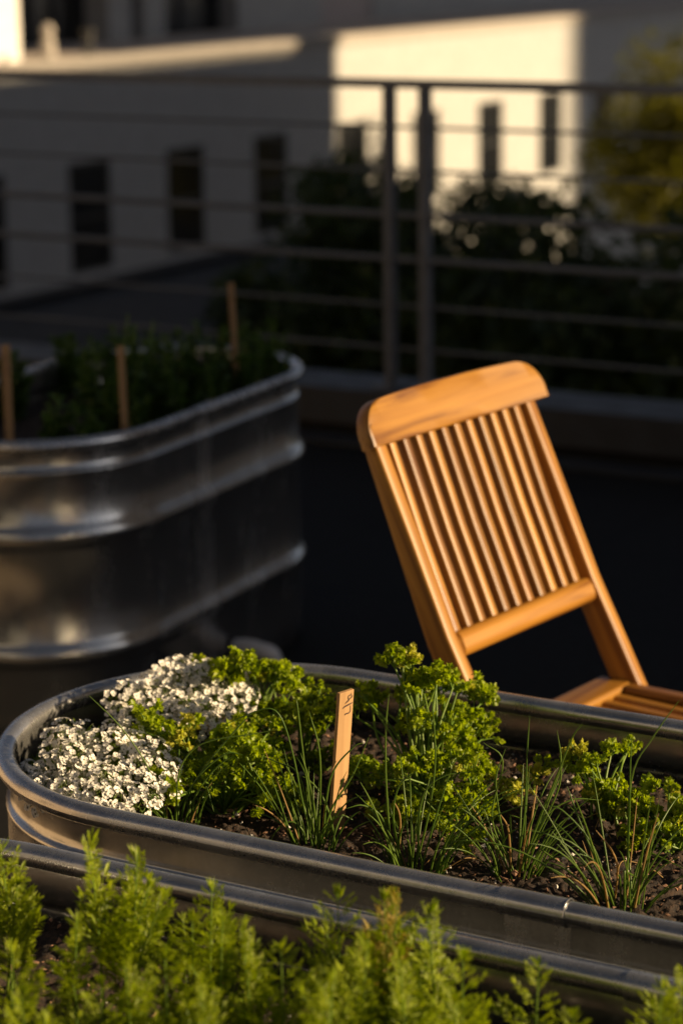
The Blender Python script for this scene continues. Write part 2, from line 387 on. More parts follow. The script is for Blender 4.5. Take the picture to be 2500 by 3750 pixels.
# unseen surroundings outside the frame, shaped to cut or bounce the low sun
t = thing('corner_block', grid(14, 25, -8), 'neighbouring tan block with a lower wing right of the terrace', 'building')
mb = MB(); gbox(mb, 12, 16, 9.5, 34.4, -8, 20); gbox(mb, 12, 16, 34.4, 41.97, -8, 9.75); mb.build('wall', M_tanw, t, smooth=False)
mb = MB(); gbox(mb, 11.98, 16.02, 9.55, 34.4, 20.001, 20.02); gbox(mb, 11.98, 16.02, 34.401, 41.97, 9.751, 9.76); mb.build('roof', M_bitu, t, smooth=False)
t = thing('sun_gap_block', grid(12.4, 50, -8), 'unseen tall block with an opening shaped to frame the sun on the far wall', 'building')  # opening and slab are shaped to bound the sun patch on the far wall
mb = MB()
for n0, n1, z0, e1 in ((41.98, 43.1, -8, 12.6), (66, 75, -8, 13), (43.1, 66, 10.35, 12.8)): gbox(mb, 12, e1, n0, n1, z0, 24)
mb.build('wall', M_grey, t, smooth=False)
t = thing('distant_tower', grid(85, 90, -8), 'tall grey tower some way down the street to the right', 'building')
mb = MB(); gbox(mb, 80, 92, 77.8, 130, -8, 70); mb.build('wall', M_grey, t, smooth=False)
mb = MB(); gbox(mb, 79.9, 92.3, 77.9, 130.3, 70.01, 70.6); mb.build('roof', M_bitu, t, smooth=False)
t = thing('floor_shade_parapet', grid(1.7, 2, 0), 'unseen pale parapet added right of the terrace to keep low sun off the floor', 'wall')  # unseen wall added to stop low sun below seat height
mb = MB(); gbox(mb, 1.10, 1.30, -6, 6.2, 0.0, .95); mb.build('wall', M_wall, t, smooth=False)
mb = MB(); gbox(mb, 1.06, 1.34, -6, 6.2, .951, 1.0); mb.build('coping', M_cap, t, smooth=False)
t = thing('bounce_box', grid(-4.1, 2.2, 0), 'unseen tan box added left of the terrace for warm tank reflections', 'planter')  # unseen box, added as a warm sunlit surface for the tank to mirror
mb = MB()
for k in range(5): gbox(mb, -4.55, -3.62, .4, 4.1, .03+k*.125, .148+k*.125)
mb.build('box', M_tanw, t, smooth=False)
mb = MB(); gbox(mb, -4.6, -3.57, .35, 4.15, .6531, .68); mb.build('cap', M_tanw, t, smooth=False)
t = thing('warm_bounce_house', grid(-10, -4, -8), 'unseen tan house added left behind the terrace to bounce warm sunlight', 'building')  # unseen wall added for warm fill and a tan reflection
mb = MB(); gbox(mb, -14, -9.2, -14, 2.5, -8, 4.0); mb.build('wall', M_tanw, t, smooth=False)
for n in (-10, -6, -2):
    mb = MB(); gbox(mb, -9.2, -9.17, n, n+1.1, .6, 2.3); mb.build('window', M_glass, t, smooth=False)
t = thing('white_bounce_block', grid(-10, -24, -8), 'unseen white block added behind the terrace house to brighten tank reflections', 'building')  # unseen sunlit block, added to put a bright band in the tank ribs
mb = MB(); gbox(mb, -26, 6, -30, -22, -8, 15); mb.build('wall', M_white, t, smooth=False)
for e in range(-24, 5, 4):
    for z in (-4, 0, 4, 8, 12):
        mb = MB(); gbox(mb, e, e+1.3, -22, -21.96, z, z+1.5); mb.build('window', M_glass, t, smooth=False)
t = thing('terrace_house', grid(-2, -6, 0), 'unseen grey house wall behind the camera, shaped for sky light and reflections', 'building')  # unseen wall, added to hide sky; height and grey set for tank reflections
mb = MB(); gbox(mb, -8.9, 1.5, -9, -5, 0, 2.9); mb.build('wall', M_grey, t, smooth=False)
mb = MB(); gbox(mb, -4, -1, -5, -4.97, .05, 2.2); mb.build('glass_door', M_glass, t, smooth=False)

# ------------------------------------------------------------------ trees
def tree(px, py, d, rx, rz, n, leaf, m, label, seed, lobes=9, sparse=0.):
    rng = np.random.default_rng(seed)
    c = at(px, py, d)
    t = thing('street_tree', (c[0], c[1], -8), label, 'tree', 'trees beyond the railing')
    cl = []
    for i in range(lobes):
        v = rng.normal(size=3); v /= np.linalg.norm(v)
        rr = rng.uniform(.35, .8)
        cl.append((c+v*np.array([rx, rx, rz])*rr, rng.uniform(.38, .6)))
    cl.append((c, .6))
    mb = MB()
    base = np.array([[0, -.5, 0], [.32, 0, .05], [0, .5, 0], [-.32, 0, .05]])
    for i in range(n):
        cc, s = cl[rng.integers(len(cl))]
        v = rng.normal(size=3); v /= np.linalg.norm(v)
        p = cc + v*np.array([rx, rx, rz])*s*(rng.random()**.45)
        B = basis(rng.normal(size=3)+np.array([0, 0, .6]), rng.random()*6.3)
        mb.add(p+(base*leaf*rng.uniform(.6, 1.3))@B.T, [[0, 1, 2, 3]])
    mb.build('crown', m, t, smooth=False)
    mb = MB()
    top = c+UP*rz*.3
    tr = bez([[c[0], c[1], -8], [c[0]+.08, c[1]+.05, -5], c-UP*rz*.6, top], 6)
    tube(mb, tr, np.linspace(.16, .03, len(tr)), 10)
    for cc, s in cl[:-1]:
        st = c-UP*rz*rng.uniform(.1, .8)
        br = bez([st, (st+cc)/2+rng.normal(size=3)*.08, cc], 5); tube(mb, br, np.linspace(.05, .012, len(br)), 6)
    mb.build('trunk', M_bark_t, t)
    return t
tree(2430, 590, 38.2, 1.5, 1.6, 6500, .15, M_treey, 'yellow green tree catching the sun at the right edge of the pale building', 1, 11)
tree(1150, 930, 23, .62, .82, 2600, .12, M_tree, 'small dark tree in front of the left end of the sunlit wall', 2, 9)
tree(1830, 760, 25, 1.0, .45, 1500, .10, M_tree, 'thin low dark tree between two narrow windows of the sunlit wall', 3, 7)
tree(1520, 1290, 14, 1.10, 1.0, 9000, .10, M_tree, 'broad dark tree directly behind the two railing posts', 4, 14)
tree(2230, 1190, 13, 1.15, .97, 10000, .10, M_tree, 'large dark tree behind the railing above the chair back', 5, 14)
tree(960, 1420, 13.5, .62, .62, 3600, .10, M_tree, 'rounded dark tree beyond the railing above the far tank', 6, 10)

# ------------------------------------------------------------------ stock tanks
def stadium(c, ax, ay, L, r, na=40, ns=60):
    """closed path (points, outward normals) of a round ended oval with overall half length L and end radius r"""
    P, Nn = [], []
    h = L-r
    for t in np.linspace(-h, h, ns, endpoint=False): P.append(c+ax*t-ay*r); Nn.append(-ay)
    for a in np.linspace(-PI/2, PI/2, na, endpoint=False):
        d = ax*math.cos(a)+ay*math.sin(a); P.append(c+ax*h+d*r); Nn.append(d)
    for t in np.linspace(h, -h, ns, endpoint=False): P.append(c+ax*t+ay*r); Nn.append(ay)
    for a in np.linspace(PI/2, 3*PI/2, na, endpoint=False):
        d = ax*math.cos(a)+ay*math.sin(a); P.append(c-ax*h+d*r); Nn.append(d)
    return np.array(P), np.array(Nn)
RIMZ, RIMR = .598, .0125
def rib(z0, h, d, k=9):
    return [(d*math.sin(PI*i/k)**1.2, z0+h*(i/k)) for i in range(k+1)]
PROF = [(-.008, .0), (-.001, .006), (-.001, .06)] + [(-.001+a, b) for a, b in rib(.160, .055, .012)] + [(-.001, .30)] + \
       [(-.001+a, b) for a, b in rib(.392, .055, .012)] + [(-.001, .50), (-.001, .536), (.000, .541), (.001, .544), (.000, .547), (-.004, .549), (-.0065, .553), (-.0075, .560), (-.0075, .585), (-.006, .592)]
def sweep(mb, P, Nn, prof, closed=True, m=0, dent=None):
    k = len(prof); n = len(P)
    V = np.empty((n, k, 3))
    for j, (o, z) in enumerate(prof):
        V[:, j] = P + Nn*(o + (0 if dent is None else dent))[..., None] if dent is not None else P + Nn*o
        V[:, j, 2] = z
    F = []
    for i in range(n if closed else n-1):
        i2 = (i+1) % n
        for j in range(k-1): F.append([i*k+j, i2*k+j, i2*k+j+1, i*k+j+1])
    mb.add(V.reshape(-1, 3), F, m)
def tank(c, ax, L, r, label, seam_t, seam_side=-1, seed=0):
    ax = unit(ax); ay = np.cross(UP, ax); c = np.array([c[0], c[1], 0.])
    t = thing('stock_tank', c, label, 'planter tank', 'galvanised planter tanks')
    P, Nn = stadium(c, ax, ay, L, r)
    rng = np.random.default_rng(seed)
    ph = np.arange(len(P))*2*PI/len(P)
    dent = sum(rng.uniform(.0002, .0006)*(.5 if f < 9 else .25)*np.sin(ph*f+rng.random()*6) for f in (3, 5, 9, 14, 23))
    mb = MB(); sweep(mb, P, Nn, PROF, dent=dent)
    inner = [(o-.0016, z) for o, z in PROF[::-1]]
    sweep(mb, P, Nn, inner, dent=dent)
    mb.build('wall', M_galv, t)
    mb = MB()
    bp = P+Nn*(-.013); bp[:, 2] = .012
    mb.add(np.vstack([bp, [c[0], c[1], .012]]), [[i, (i+1) % len(P), len(P)] for i in range(len(P))]); mb.build('bottom', M_galv, t)
    a = np.linspace(0, 2*PI, 17)
    ring = [(RIMR*math.cos(q)-.001, RIMZ+RIMR*math.sin(q)) for q in a]
    mb = MB(); sweep(mb, P, Nn, ring, dent=dent); mb.build('rim', M_rim, t)
    # lapped joint: sleeve on the rim and a flat strap on the wall
    w2 = .036
    for side in ((seam_side,) if seam_side else (-1, 1)):
        q = [c+ax*tt+ay*side*r for tt in np.linspace(seam_t-w2, seam_t+w2, 4)]
        mb = MB()
        rr = RIMR+.0016
        Pq = np.array(q); Nq = np.tile(ay*side, (4, 1))
        ring2 = [(rr*math.cos(b)-.001, RIMZ+rr*math.sin(b)) for b in a]
        sweep(mb, Pq, Nq, ring2, closed=False)
        for e, sgn in ((3, 1),):       # the rolled lip at each end of the sleeve
            rp = np.array([Pq[e]+Nq[e]*((rr+.0002)*math.cos(b)-.001)+UP*(RIMZ+(rr+.0002)*math.sin(b)) for b in a])
            tube(mb, rp, .0008, 6, caps=False)
        mb.build('rim_sleeve', M_rim, t)
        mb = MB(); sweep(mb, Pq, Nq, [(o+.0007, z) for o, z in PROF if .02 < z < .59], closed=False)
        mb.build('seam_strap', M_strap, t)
    return t, P, Nn, ax, ay, c
H2 = np.array([E2, N2])
def gpt(e, n): return grid(e, n)
TK_N = 2.281; TK_R = .281
near = tank(gpt(-.853, TK_N), E2, .880, TK_R, 'middle galvanised planter tank holding white alyssum, parsley and chives', -.09, -1, 1)
front = tank(gpt(-.83, 1.597), E2, .90, TK_R, 'nearest galvanised planter tank full of feathery carrot tops', .075, 1, 2)
A3 = unit([math.cos(R(64.5)), math.sin(R(64.5)), 0]); B3 = np.cross(UP, A3)
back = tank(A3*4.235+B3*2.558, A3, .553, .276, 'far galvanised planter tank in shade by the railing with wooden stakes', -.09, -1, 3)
# white drain elbow on the far tank
pc = at(985, 2385, 4.78)
mb = MB()
dp = bez([pc+np.array([-.07, .034, .0]), pc+np.array([-.05, .022, .0]), pc+np.array([-.012, 0, 0]), pc+np.array([.006, 0, -.010]), pc+np.array([.012, 0, -.035]), pc+np.array([.012, 0, -.075])], 6)
tube(mb, dp, .018, 20)
tube(mb, [pc+np.array([-.055, .025, 0]), pc+np.array([-.026, .008, 0])], .021, 20)
tube(mb, [pc+np.array([.012, 0, -.028]), pc+np.array([.012, 0, -.062])], .022, 20)
mb.build('drain_elbow', M_pvc, back[0])

# ------------------------------------------------------------------ soil
SOILZ = .545
def soil(tk, L, r, res, z, seed, amp=.016):
    _, P, Nn, ax, ay, c = tk
    nu = int(2*L/res); nv = int(2*r/res)
    u = np.linspace(-L+.012, L-.012, nu); v = np.linspace(-r+.012, r-.012, nv)
    U, V = np.meshgrid(u, v, indexing='ij')
    half = np.sqrt(np.clip((r-.010)**2-np.clip(np.abs(U)-(L-r), 0, None)**2, 0, None))
    V2 = V/(r-.012)*half
    X = c[0]+ax[0]*U+ay[0]*V2; Y = c[1]+ax[1]*U+ay[1]*V2
    h = (vnoise(X*22+50, Y*22+50, seed)-.5)*amp*.7 + (vnoise(X*70+9, Y*70+90, seed+1)-.5)*amp*.5 + (vnoise(X*190, Y*190, seed+2)-.5)*amp*.6
    edge = np.clip((half-np.abs(V2))/.05, 0, 1)
    Z = z+h+(edge-1)*.006
    VV = np.stack([X, Y, Z], -1).reshape(-1, 3)
    i = np.arange(nu-1)[:, None]*nv+np.arange(nv-1)[None]
    F = np.stack([i, i+nv, i+nv+1, i+1], -1).reshape(-1, 4)
    mb = MB(); mb.add(VV, F)
    return mb, c, ax, ay
mb, *_ = soil(near, .875, TK_R, .0035, SOILZ, 5); tag(mb.build('soil', M_soil), kind='stuff')
mb, *_ = soil(front, .90, TK_R, .006, SOILZ-.005, 15); tag(mb.build('soil', M_soil), kind='stuff')
mb, *_ = soil(back, .56, .282, .012, .53, 25); tag(mb.build('soil', M_soil), kind='stuff')
def crumbs(tk, L, r, n, z, seed, smin, smax, flat, name, m, tmin=-1):
    _, P, Nn, ax, ay, c = tk
    rng = np.random.default_rng(seed); mb = MB()
    oct_ = np.array([[1, 0, 0], [0, 1, 0], [-1, 0, 0], [0, -1, 0], [0, 0, 1], [0, 0, -1.]])
    of = np.array([[0, 1, 4], [1, 2, 4], [2, 3, 4], [3, 0, 4], [1, 0, 5], [2, 1, 5], [3, 2, 5], [0, 3, 5]])
    k = 0
    while k < n:
        u = rng.uniform(-L, L); v = rng.uniform(-r, r)
        if u < tmin: continue
        if math.hypot(max(abs(u)-(L-r), 0), v) > r-.022: continue
        s = smin*(smax/smin)**(rng.random()**1.6)
        sh = oct_*rng.uniform(.6, 1.15, (6, 1))*np.array([1, rng.uniform(.3, .9), flat*rng.uniform(.6, 1.4)])
        B = basis(np.array([0, 0, 1])+rng.normal(size=3)*.45, rng.random()*6.3)
        x = c+ax*u+ay*v
        mb.add(x+UP*(z+rng.uniform(-.003, .008))+(sh*s)@B.T, of); k += 1
    return tag(mb.build(name, m, smooth=False), kind='stuff')
crumbs(near, .875, TK_R, 9000, SOILZ+.002, 31, .0010, .0055, .35, 'bark_chips', M_bark)
crumbs(near, .875, TK_R, 650, SOILZ+.002, 32, .0014, .0046, .8, 'perlite', M_perl)
crumbs(front, .90, TK_R, 3000, SOILZ-.005, 33, .0015, .007, .35, 'bark_chips', M_bark)
crumbs(front, .90, TK_R, 300, SOILZ-.005, 34, .002, .005, .8, 'perlite', M_perl)
# drip hose lying along the near side of the soil
hp = [gpt(e, TK_N-TK_R+.045+.006*math.sin(e*9))+UP*(SOILZ+.006) for e in np.linspace(-1.35, -.05, 14)]
mb = MB(); tube(mb, bez(hp, 5), .0055, 8); tag(mb.build('drip_hose', M_hose), 'black drip hose lying on the soil along the middle tank wall', 'hose')

# ------------------------------------------------------------------ folding chair
FD = np.array([.8, -.6, 0]); WD = np.array([.6, .8, 0])
def cp(q, w_, z): return FD*q + WD*w_ + UP*z   # chair coordinates: q forwards, w sideways, z up
WC = 2.786
chair = thing('folding_chair', cp(-1.62, WC, 0), 'slatted teak folding chair standing in the sun behind the middle tank', 'chair')
def bar(name, pts, wdir, wd, dp, parent, mt=M_teak, rad=.004, taper=None):
    """rounded rectangular bar along pts; wd along wdir, dp across; its own Z runs along the grain"""
    pts = np.asarray(pts, float); zdir = unit(pts[-1]-pts[0]); x = unit(wdir-zdir*(wdir@zdir)); y = np.cross(zdir, x)
    M = np.eye(4); M[:3, 0] = x; M[:3, 1] = y; M[:3, 2] = zdir; M[:3, 3] = pts[0]
    loc = (pts-pts[0])@np.stack([x, y, zdir], 1)
    prof = []
    for sx, sy, a0 in ((1, 1, 0), (-1, 1, 90), (-1, -1, 180), (1, -1, 270)):
        for a in (0, 30, 60, 90):
            prof.append((sx, sy, math.cos(R(a0+a)), math.sin(R(a0+a))))
    mb = MB(); k = len(prof); V = []
    L = len(loc)
    tp = np.ones((L, 2)) if taper is None else np.asarray(taper, float)
    rows = [(loc[0], tp[0], rad*.6)] + [(loc[i], tp[i], 0) for i in range(L)] + [(loc[-1], tp[-1], rad*.6)]
    for i, (p, tt, inset) in enumerate(rows):
        zz = p[2]
        if i == 1: zz += rad*.5
        if i == len(rows)-2: zz -= rad*.5
        V += [[p[0]+sx*(wd/2*tt[0]-rad)+ca*(rad-inset), p[1]+sy*(dp/2*tt[1]-rad)+sa*(rad-inset), zz] for sx, sy, ca, sa in prof]
    F = [[i*k+j, i*k+(j+1) % k, (i+1)*k+(j+1) % k, (i+1)*k+j] for i in range(len(rows)-1) for j in range(k)]
    V = np.array(V); mb.add(V, F)
    for i, fl in ((0, 1), (len(rows)-1, 0)):
        ring = V[i*k:(i+1)*k]; cc = ring.mean(0)
        mb.add(np.vstack([ring, cc]), [[j, (j+1) % k, k][::-1 if fl else 1] for j in range(k)])
    return mb.build(name, mt, parent, True, M)
def smooth_by_angle(o, a=35):
    me = o.data
    import bmesh
    bm = bmesh.new(); bm.from_mesh(me); bmesh.ops.remove_doubles(bm, verts=bm.verts, dist=1e-6)
    for e in bm.edges:
        if len(e.link_faces) == 2 and e.calc_face_angle(0) > R(a): e.smooth = False
    bm.to_mesh(me); bm.free()
# side profile of the back's front face: (q, z)
KQ = [(-1.44, .0), (-1.69, .45), (-1.762, .588), (-1.815, .712), (-1.868, .835), (-1.874, .850)]
for sgn in (-1, 1):
    pts = [cp(q-.019, WC+sgn*.188, z) for q, z in KQ]
    o = bar('stile', pts, WD, .025, .036, chair, taper=[(1, 1.1), (1, 1.2), (1, 1.08), (1, .88), (1, .66), (1, .62)], rad=.005)
updir = unit(np.array(cp(-1.868, 0, .835))-np.array(cp(-1.762, 0, .588))); fdir = np.cross(WD, updir)
if fdir@FD < 0: fdir = -fdir
foot = np.array(cp(-1.762, WC, .588)); topc = np.array(cp(-1.874, WC, .850))
ns = 11
for i in range(ns):
    w_ = (i-(ns-1)/2)*.0312
    a = foot+WD*w_-fdir*.018-updir*.004; b = topc+WD*w_-fdir*.018+updir*.01
    bar('slat', [a, (a+b)/2-fdir*.002, b], WD, .0165, .016, chair, rad=.004)
a = foot-WD*.176-updir*.006-fdir*.012; b = foot+WD*.176-updir*.006-fdir*.012
bar('lower_rail', [a, b], updir, .036, .030, chair, rad=.012)
# crest rail: rounded top corners, slightly curved front
mb = MB()
cw, chh, th = .2215, .068, .025
out = [(-cw, 0), (-cw+.001, .014)]
for a in np.linspace(0, 90, 9): out.append((-cw+.058-.058*math.cos(R(a)), .014+.050*math.sin(R(a))))
out += [(x, .064+.004*(1-(x/.17)**2)) for x in np.linspace(-.13, .13, 9)]
for a in np.linspace(90, 0, 9): out.append((cw-.058+.058*math.cos(R(a)), .014+.050*math.sin(R(a))))
out += [(cw-.001, .014), (cw, 0)]
out += [(x, 0) for x in np.linspace(cw, -cw, 14)[1:-1]]
out = np.array(out); kk = len(out); cen = np.array([0, .03])
rows = []
for ins, dz in ((.006, 0), (.002, .0015), (0, .005), (0, th-.005), (.002, th-.0015), (.006, th)):
    dd = out-cen; ln = np.linalg.norm(dd, axis=1)[:, None]
    rows.append(np.column_stack([out-dd/ln*ins, np.full(kk, dz)]))
def bend(V): V = V.copy(); V[:, 2] -= .010*(1-(V[:, 0]/cw)**2); return V
allv = bend(np.vstack(rows))
# local frame: Z along the grain (WD)
fr = np.array([updir, fdir, WD])               # x=up, y=front, z=width
def tol(V): return np.column_stack([V[:, 1], V[:, 2]-th, V[:, 0]])
mb.add(tol(allv), [[i*kk+j, i*kk+(j+1) % kk, (i+1)*kk+(j+1) % kk, (i+1)*kk+j] for i in range(5) for j in range(kk)])
for ri in (0, 5):
    rr_ = rows[ri]; xs = np.linspace(-1, 1, 15)
    cc = bend(np.array([[0, .03, rr_[0, 2]]]))
    ring = bend(rr_)
    # fill as strips between the lower edge and the upper edge so that the face follows the bend
    mid = ring.copy(); mid[:, 1] = .03+(mid[:, 1]-.03)*.1; mid = np.column_stack([mid[:, 0], mid[:, 1], bend(np.column_stack([mid[:, 0], mid[:, 1], np.full(kk, rr_[0, 2])]))[:, 2]])
    mb.add(tol(np.vstack([ring, mid])), [[j, (j+1) % kk, kk+(j+1) % kk, kk+j][::1 if ri else -1] for j in range(kk)])
    mb.add(tol(mid), [list(range(kk))][0:1])
Mx = np.eye(4); Mx[:3, 0] = updir; Mx[:3, 1] = fdir; Mx[:3, 2] = WD; Mx[:3, 3] = topc-updir*.002+fdir*.008
o = mb.build('crest_rail', M_teak, chair, True, Mx)
# seat
SZ = .45
q0, q1 = -1.748, -1.33
bar('seat_board', [cp(q0+.027, WC-.176, SZ-.011), cp(q0+.027, WC+.176, SZ-.011)], FD, .054, .022, chair, rad=.006)
bar('seat_board', [cp(q1-.02, WC-.176, SZ-.012), cp(q1-.02, WC+.176, SZ-.012)], FD, .045, .022, chair, rad=.008)
for sgn in (-1, 1):
    bar('seat_rail', [cp(q0+.0545, WC+sgn*.163, SZ-.013), cp(q1-.0435, WC+sgn*.163, SZ-.013)], WD, .026, .024, chair, rad=.005)
for i in range(9):
    w_ = (i-4)*.0335
    bar('seat_slat', [cp(q0+.046, WC+w_, SZ-.016), cp((q0+q1)/2, WC+w_, SZ-.019), cp(q1-.036, WC+w_, SZ-.016)], WD, .022, .014, chair, rad=.006)
for sgn in (-1, 1):                            # rear legs crossing the stiles below the seat
    bar('leg', [cp(-1.37, WC+sgn*.150, SZ-.03), cp(-1.62, WC+sgn*.150, .22), cp(-1.84, WC+sgn*.150, 0.)], WD, .022, .040, chair)
bar('stretcher', [cp(-1.80, WC-.138, .06), cp(-1.80, WC+.138, .06)], UP, .035, .018, chair)
bar('stretcher', [cp(-1.515, WC-.175, .10), cp(-1.515, WC+.175, .10)], UP, .035, .018, chair)
for o in chair.children: smooth_by_angle(o)

# ------------------------------------------------------------------ wooden plant stakes
def stake(base, top, wdir, wd, th_, label, strokes=()):
    base = np.asarray(base, float); top = np.asarray(top, float)
    t = thing('plant_stake', base, label, 'plant label', 'wooden plant stakes')
    o = bar('stick', [base-unit(top-base)*.05, top], wdir, wd, th_, t, M_stake, rad=.0006)
    smooth_by_angle(o)
    up = unit(top-base); x = unit(wdir-up*(wdir@up)); f = np.cross(x, up)
    if f@(CAM-base) < 0: f = -f
    mb = MB()
    for st in strokes:                          # pen strokes: (across 0..1, distance below the top in metres, pen width)
        P = bez([top+x*(a-.5)*wd-up*d+f*(th_/2+.0004) for a, d, r_ in st], 5)
        rr = np.interp(np.linspace(0, 1, len(P)), np.linspace(0, 1, len(st)), [r_ for a, d, r_ in st])
        T = np.gradient(P, axis=0); T /= np.linalg.norm(T, axis=1)[:, None]
        S = np.cross(T, f)
        n = len(P); V = np.vstack([P+S*rr[:, None], P-S*rr[:, None]])
        mb.add(V, [[i, i+1, n+i+1, n+i] for i in range(n-1)])
    if strokes: mb.build('lettering', M_ink, t, False)
    return t
b0 = atz(1232, 3020, SOILZ+.004); d0 = b0[1]
t0 = at(1265, 2530, d0-.002)
def S(pts, wd=.0006): return [((x-358+.12*(y-245))/178+.02, (y-205)/3.92/FPX*d0*1.035-.0025, w_*wd) for x, y, w_ in pts]
stake(b0, t0, np.array([math.cos(R(50)), math.sin(R(50)), 0]), .0245, .0045,
      'pale wooden plant stake with dark handwriting standing between parsley and chives',
      [S([(388, 590, 1.4), (410, 580, 1.2), (440, 582, 1.1), (462, 548, .8), (466, 472, .6)]),
       S([(370, 482, .9), (400, 462, 1.3), (440, 452, 1.5), (500, 436, .8)]),
       S([(405, 420, .6), (432, 396, 1.4), (455, 380, 1.3), (448, 350, .9), (452, 318, .9), (480, 306, 1.1), (494, 284, .7)]),
       S([(490, 312, .6), (496, 340, 1.2), (470, 360, 1.0), (450, 376, .8)])])
for (px, yb, yt, d, wd, lab, st) in ((32, 1640, 1262, 4.50, .0160, 'pale wooden stake at the left front of the far tank', True),
                                (452, 1590, 1266, 4.62, .0135, 'plain brown wooden stake by the front rim of the far tank', False),
                                (856, 1330, 1036, 5.02, .0135, 'dim wooden stake at the back of the far tank behind leafy herbs', False)):
    bb = at(px+6, yb, d); tt = at(px-10, yt, d)
    s_ = [] if not st else [[(.35, .02, .0008), (.6, .023, .0008), (.5, .03, .0008), (.3, .035, .0008)], [(.3, .04, .0008), (.65, .045, .0008), (.4, .055, .0008), (.6, .06, .0008)]]
    stake(bb, tt, np.array([math.cos(R(25)), math.sin(R(25)), 0]), wd, .004, lab, s_)

# ------------------------------------------------------------------ curly parsley
def ruffle(rng, s, nl=7, nt=21, curl=1.0):
    """one curly leaflet, a frilled and notched fan lying in its own xy plane, stalk at the origin"""
    th_ = np.linspace(-2.0, 2.0, nt); rr = np.array([.0, .38, .72, 1.0])
    f = rng.uniform(2.4, 3.4); p1, p2 = rng.random(2)*6.3
    V = []
    for r_ in rr:
        lob = 1+(.24*np.abs(np.sin(th_*nl/2+p1))+.10*np.sin(th_*nl*1.7+p2)-.1)*r_**2
        R_ = r_*s*lob*(1-.18*np.abs(th_/2.0)**2)
        z = s*curl*(.34*np.sin(th_*f*1.9+p2)*r_**1.6+.16*np.sin(th_*f*4.1+p1)*r_**3+.25*r_-.38*r_**2.4)
        V.append(np.column_stack([R_*np.sin(th_), R_*np.cos(th_)*.95+.06*s, z]))
    V = np.vstack(V)
    F = [[i*nt+j, i*nt+j+1, (i+1)*nt+j+1, (i+1)*nt+j] for i in range(3) for j in range(nt-1)]
    return V, F
_rg = np.random.default_rng(77)
def lobed(rng, s):
    """one flatter leaflet cut into pointed lobes, each lobe notched again"""
    V, F = [], []
    def lens(p, d, n_, l, w_):
        sd = np.cross(d, n_); k = len(V)
        V.extend([p, p+d*l*.42+sd*w_-n_*.12*l, p+d*l*.55+n_*.05*l, p+d*l*.42-sd*w_-n_*.12*l, p+d*l+n_*rng.uniform(-.2, .2)*l])
        F.extend([[k, k+1, k+2, k+2], [k, k+2, k+3, k+3], [k+1, k+4, k+2, k+2], [k+2, k+4, k+3, k+3]])
    for a in np.linspace(-1.15, 1.15, 5):
        aa = a+rng.uniform(-.12, .12); d = unit(np.array([math.sin(aa), math.cos(aa), rng.uniform(-.25, .35)])); n_ = unit(np.array([rng.normal()*.3, rng.normal()*.3, 1])); n_ = unit(n_-d*(n_@d))
        l = s*rng.uniform(.75, 1.05)*(1-.12*abs(a))
        lens(np.zeros(3), d, n_, l, l*.15)
        for sg in (-1, 1):
            d2 = unit(d+np.cross(d, n_)*sg*.62); lens(d*l*.42, d2, n_, l*.48, l*.10)
    F = np.array(F)
    return np.array(V), F[:, :3]
RUF = [ruffle(_rg, 1.0, nl=_rg.integers(5, 9), curl=_rg.uniform(.7, 1.35)) for _ in range(7)] + [lobed(_rg, 1.15) for _ in range(11)]
def frond_top(rng, mbl, mbs, p, direction, size, m):
    """the divided top of one leaf: three or five stalked groups of curly leaflets"""
    d = unit(direction)
    ng = rng.integers(3, 6)
    side = basis(d, rng.random()*6.3)
    for g in range(ng):
        a = g*2*PI/ng+rng.uniform(-.4, .4)
        out = unit(d*rng.uniform(.25, .9)+(side[:, 0]*math.cos(a)+side[:, 1]*math.sin(a))*.9) if g else d
        L = size*rng.uniform(.55, 1.2)
        q = p+out*L
        tube(mbs, bez([p-d*.002, p+out*L*.5+UP*.001, q], 3), .0009, 4, caps=False)
        for k in range(rng.integers(5, 9)):
            V, F = RUF[rng.integers(len(RUF))]
            o2 = unit(out*.9+rng.normal(size=3)*.55+UP*.15)
            B = np.stack([unit(np.cross(o2, UP+rng.normal(size=3)*.35)), o2, np.zeros(3)], 1)
            B[:, 2] = np.cross(B[:, 0], B[:, 1])
            s = size*rng.uniform(.24, .42)
            mbl.add(q-out*rng.uniform(0, .45)*L+(V*s)@B.T, F, m)
def parsley(base, tips, label, seed, size=.022, yellow=.06, wild=0):
    """base point; tips: list of points where leaf tops sit"""
    rng = np.random.default_rng(seed); base = np.asarray(base, float)
    t = thing('parsley_plant', base, label, 'parsley', 'parsley plants in the middle tank')
    ml, ms = MB(), MB()
    for tip in tips:
        tip = np.asarray(tip, float)
        b = base+np.append(rng.normal(size=2)*.009, -.006)
        mid = (b+tip)/2+UP*.18*np.linalg.norm(tip[:2]-b[:2])+np.append(rng.normal(size=2)*.006, 0)
        P = bez([b, mid, tip], 6); tube(ms, P, np.linspace(.0018, .0011, len(P)), 5, caps=False)
        m = 1 if rng.random() < yellow else 0
        d = unit(tip-mid)*.7+UP*.5
        frond_top(rng, ml, ms, tip, d, size*rng.uniform(.8, 1.25), m)
    ml.build('foliage', [M_pars, M_parsy], t); ms.build('stem', M_pstem, t)
    return t
def tipcloud(rng, regions):
    """regions: (px, py, rx, ry, depth, depth spread, count) ellipses in the photograph"""
    out = []
    for px, py, rx, ry, d, dd, n in regions:
        for i in range(n):
            a = rng.random()*2*PI; r_ = math.sqrt(rng.random())
            p = at(px+math.cos(a)*rx*r_, py+math.sin(a)*ry*r_, d+rng.uniform(-dd, dd))
            if p[2] < SOILZ+.012: p[2] = SOILZ+.012+rng.random()*.01
            out.append(p)
    return out
rg = np.random.default_rng(5)
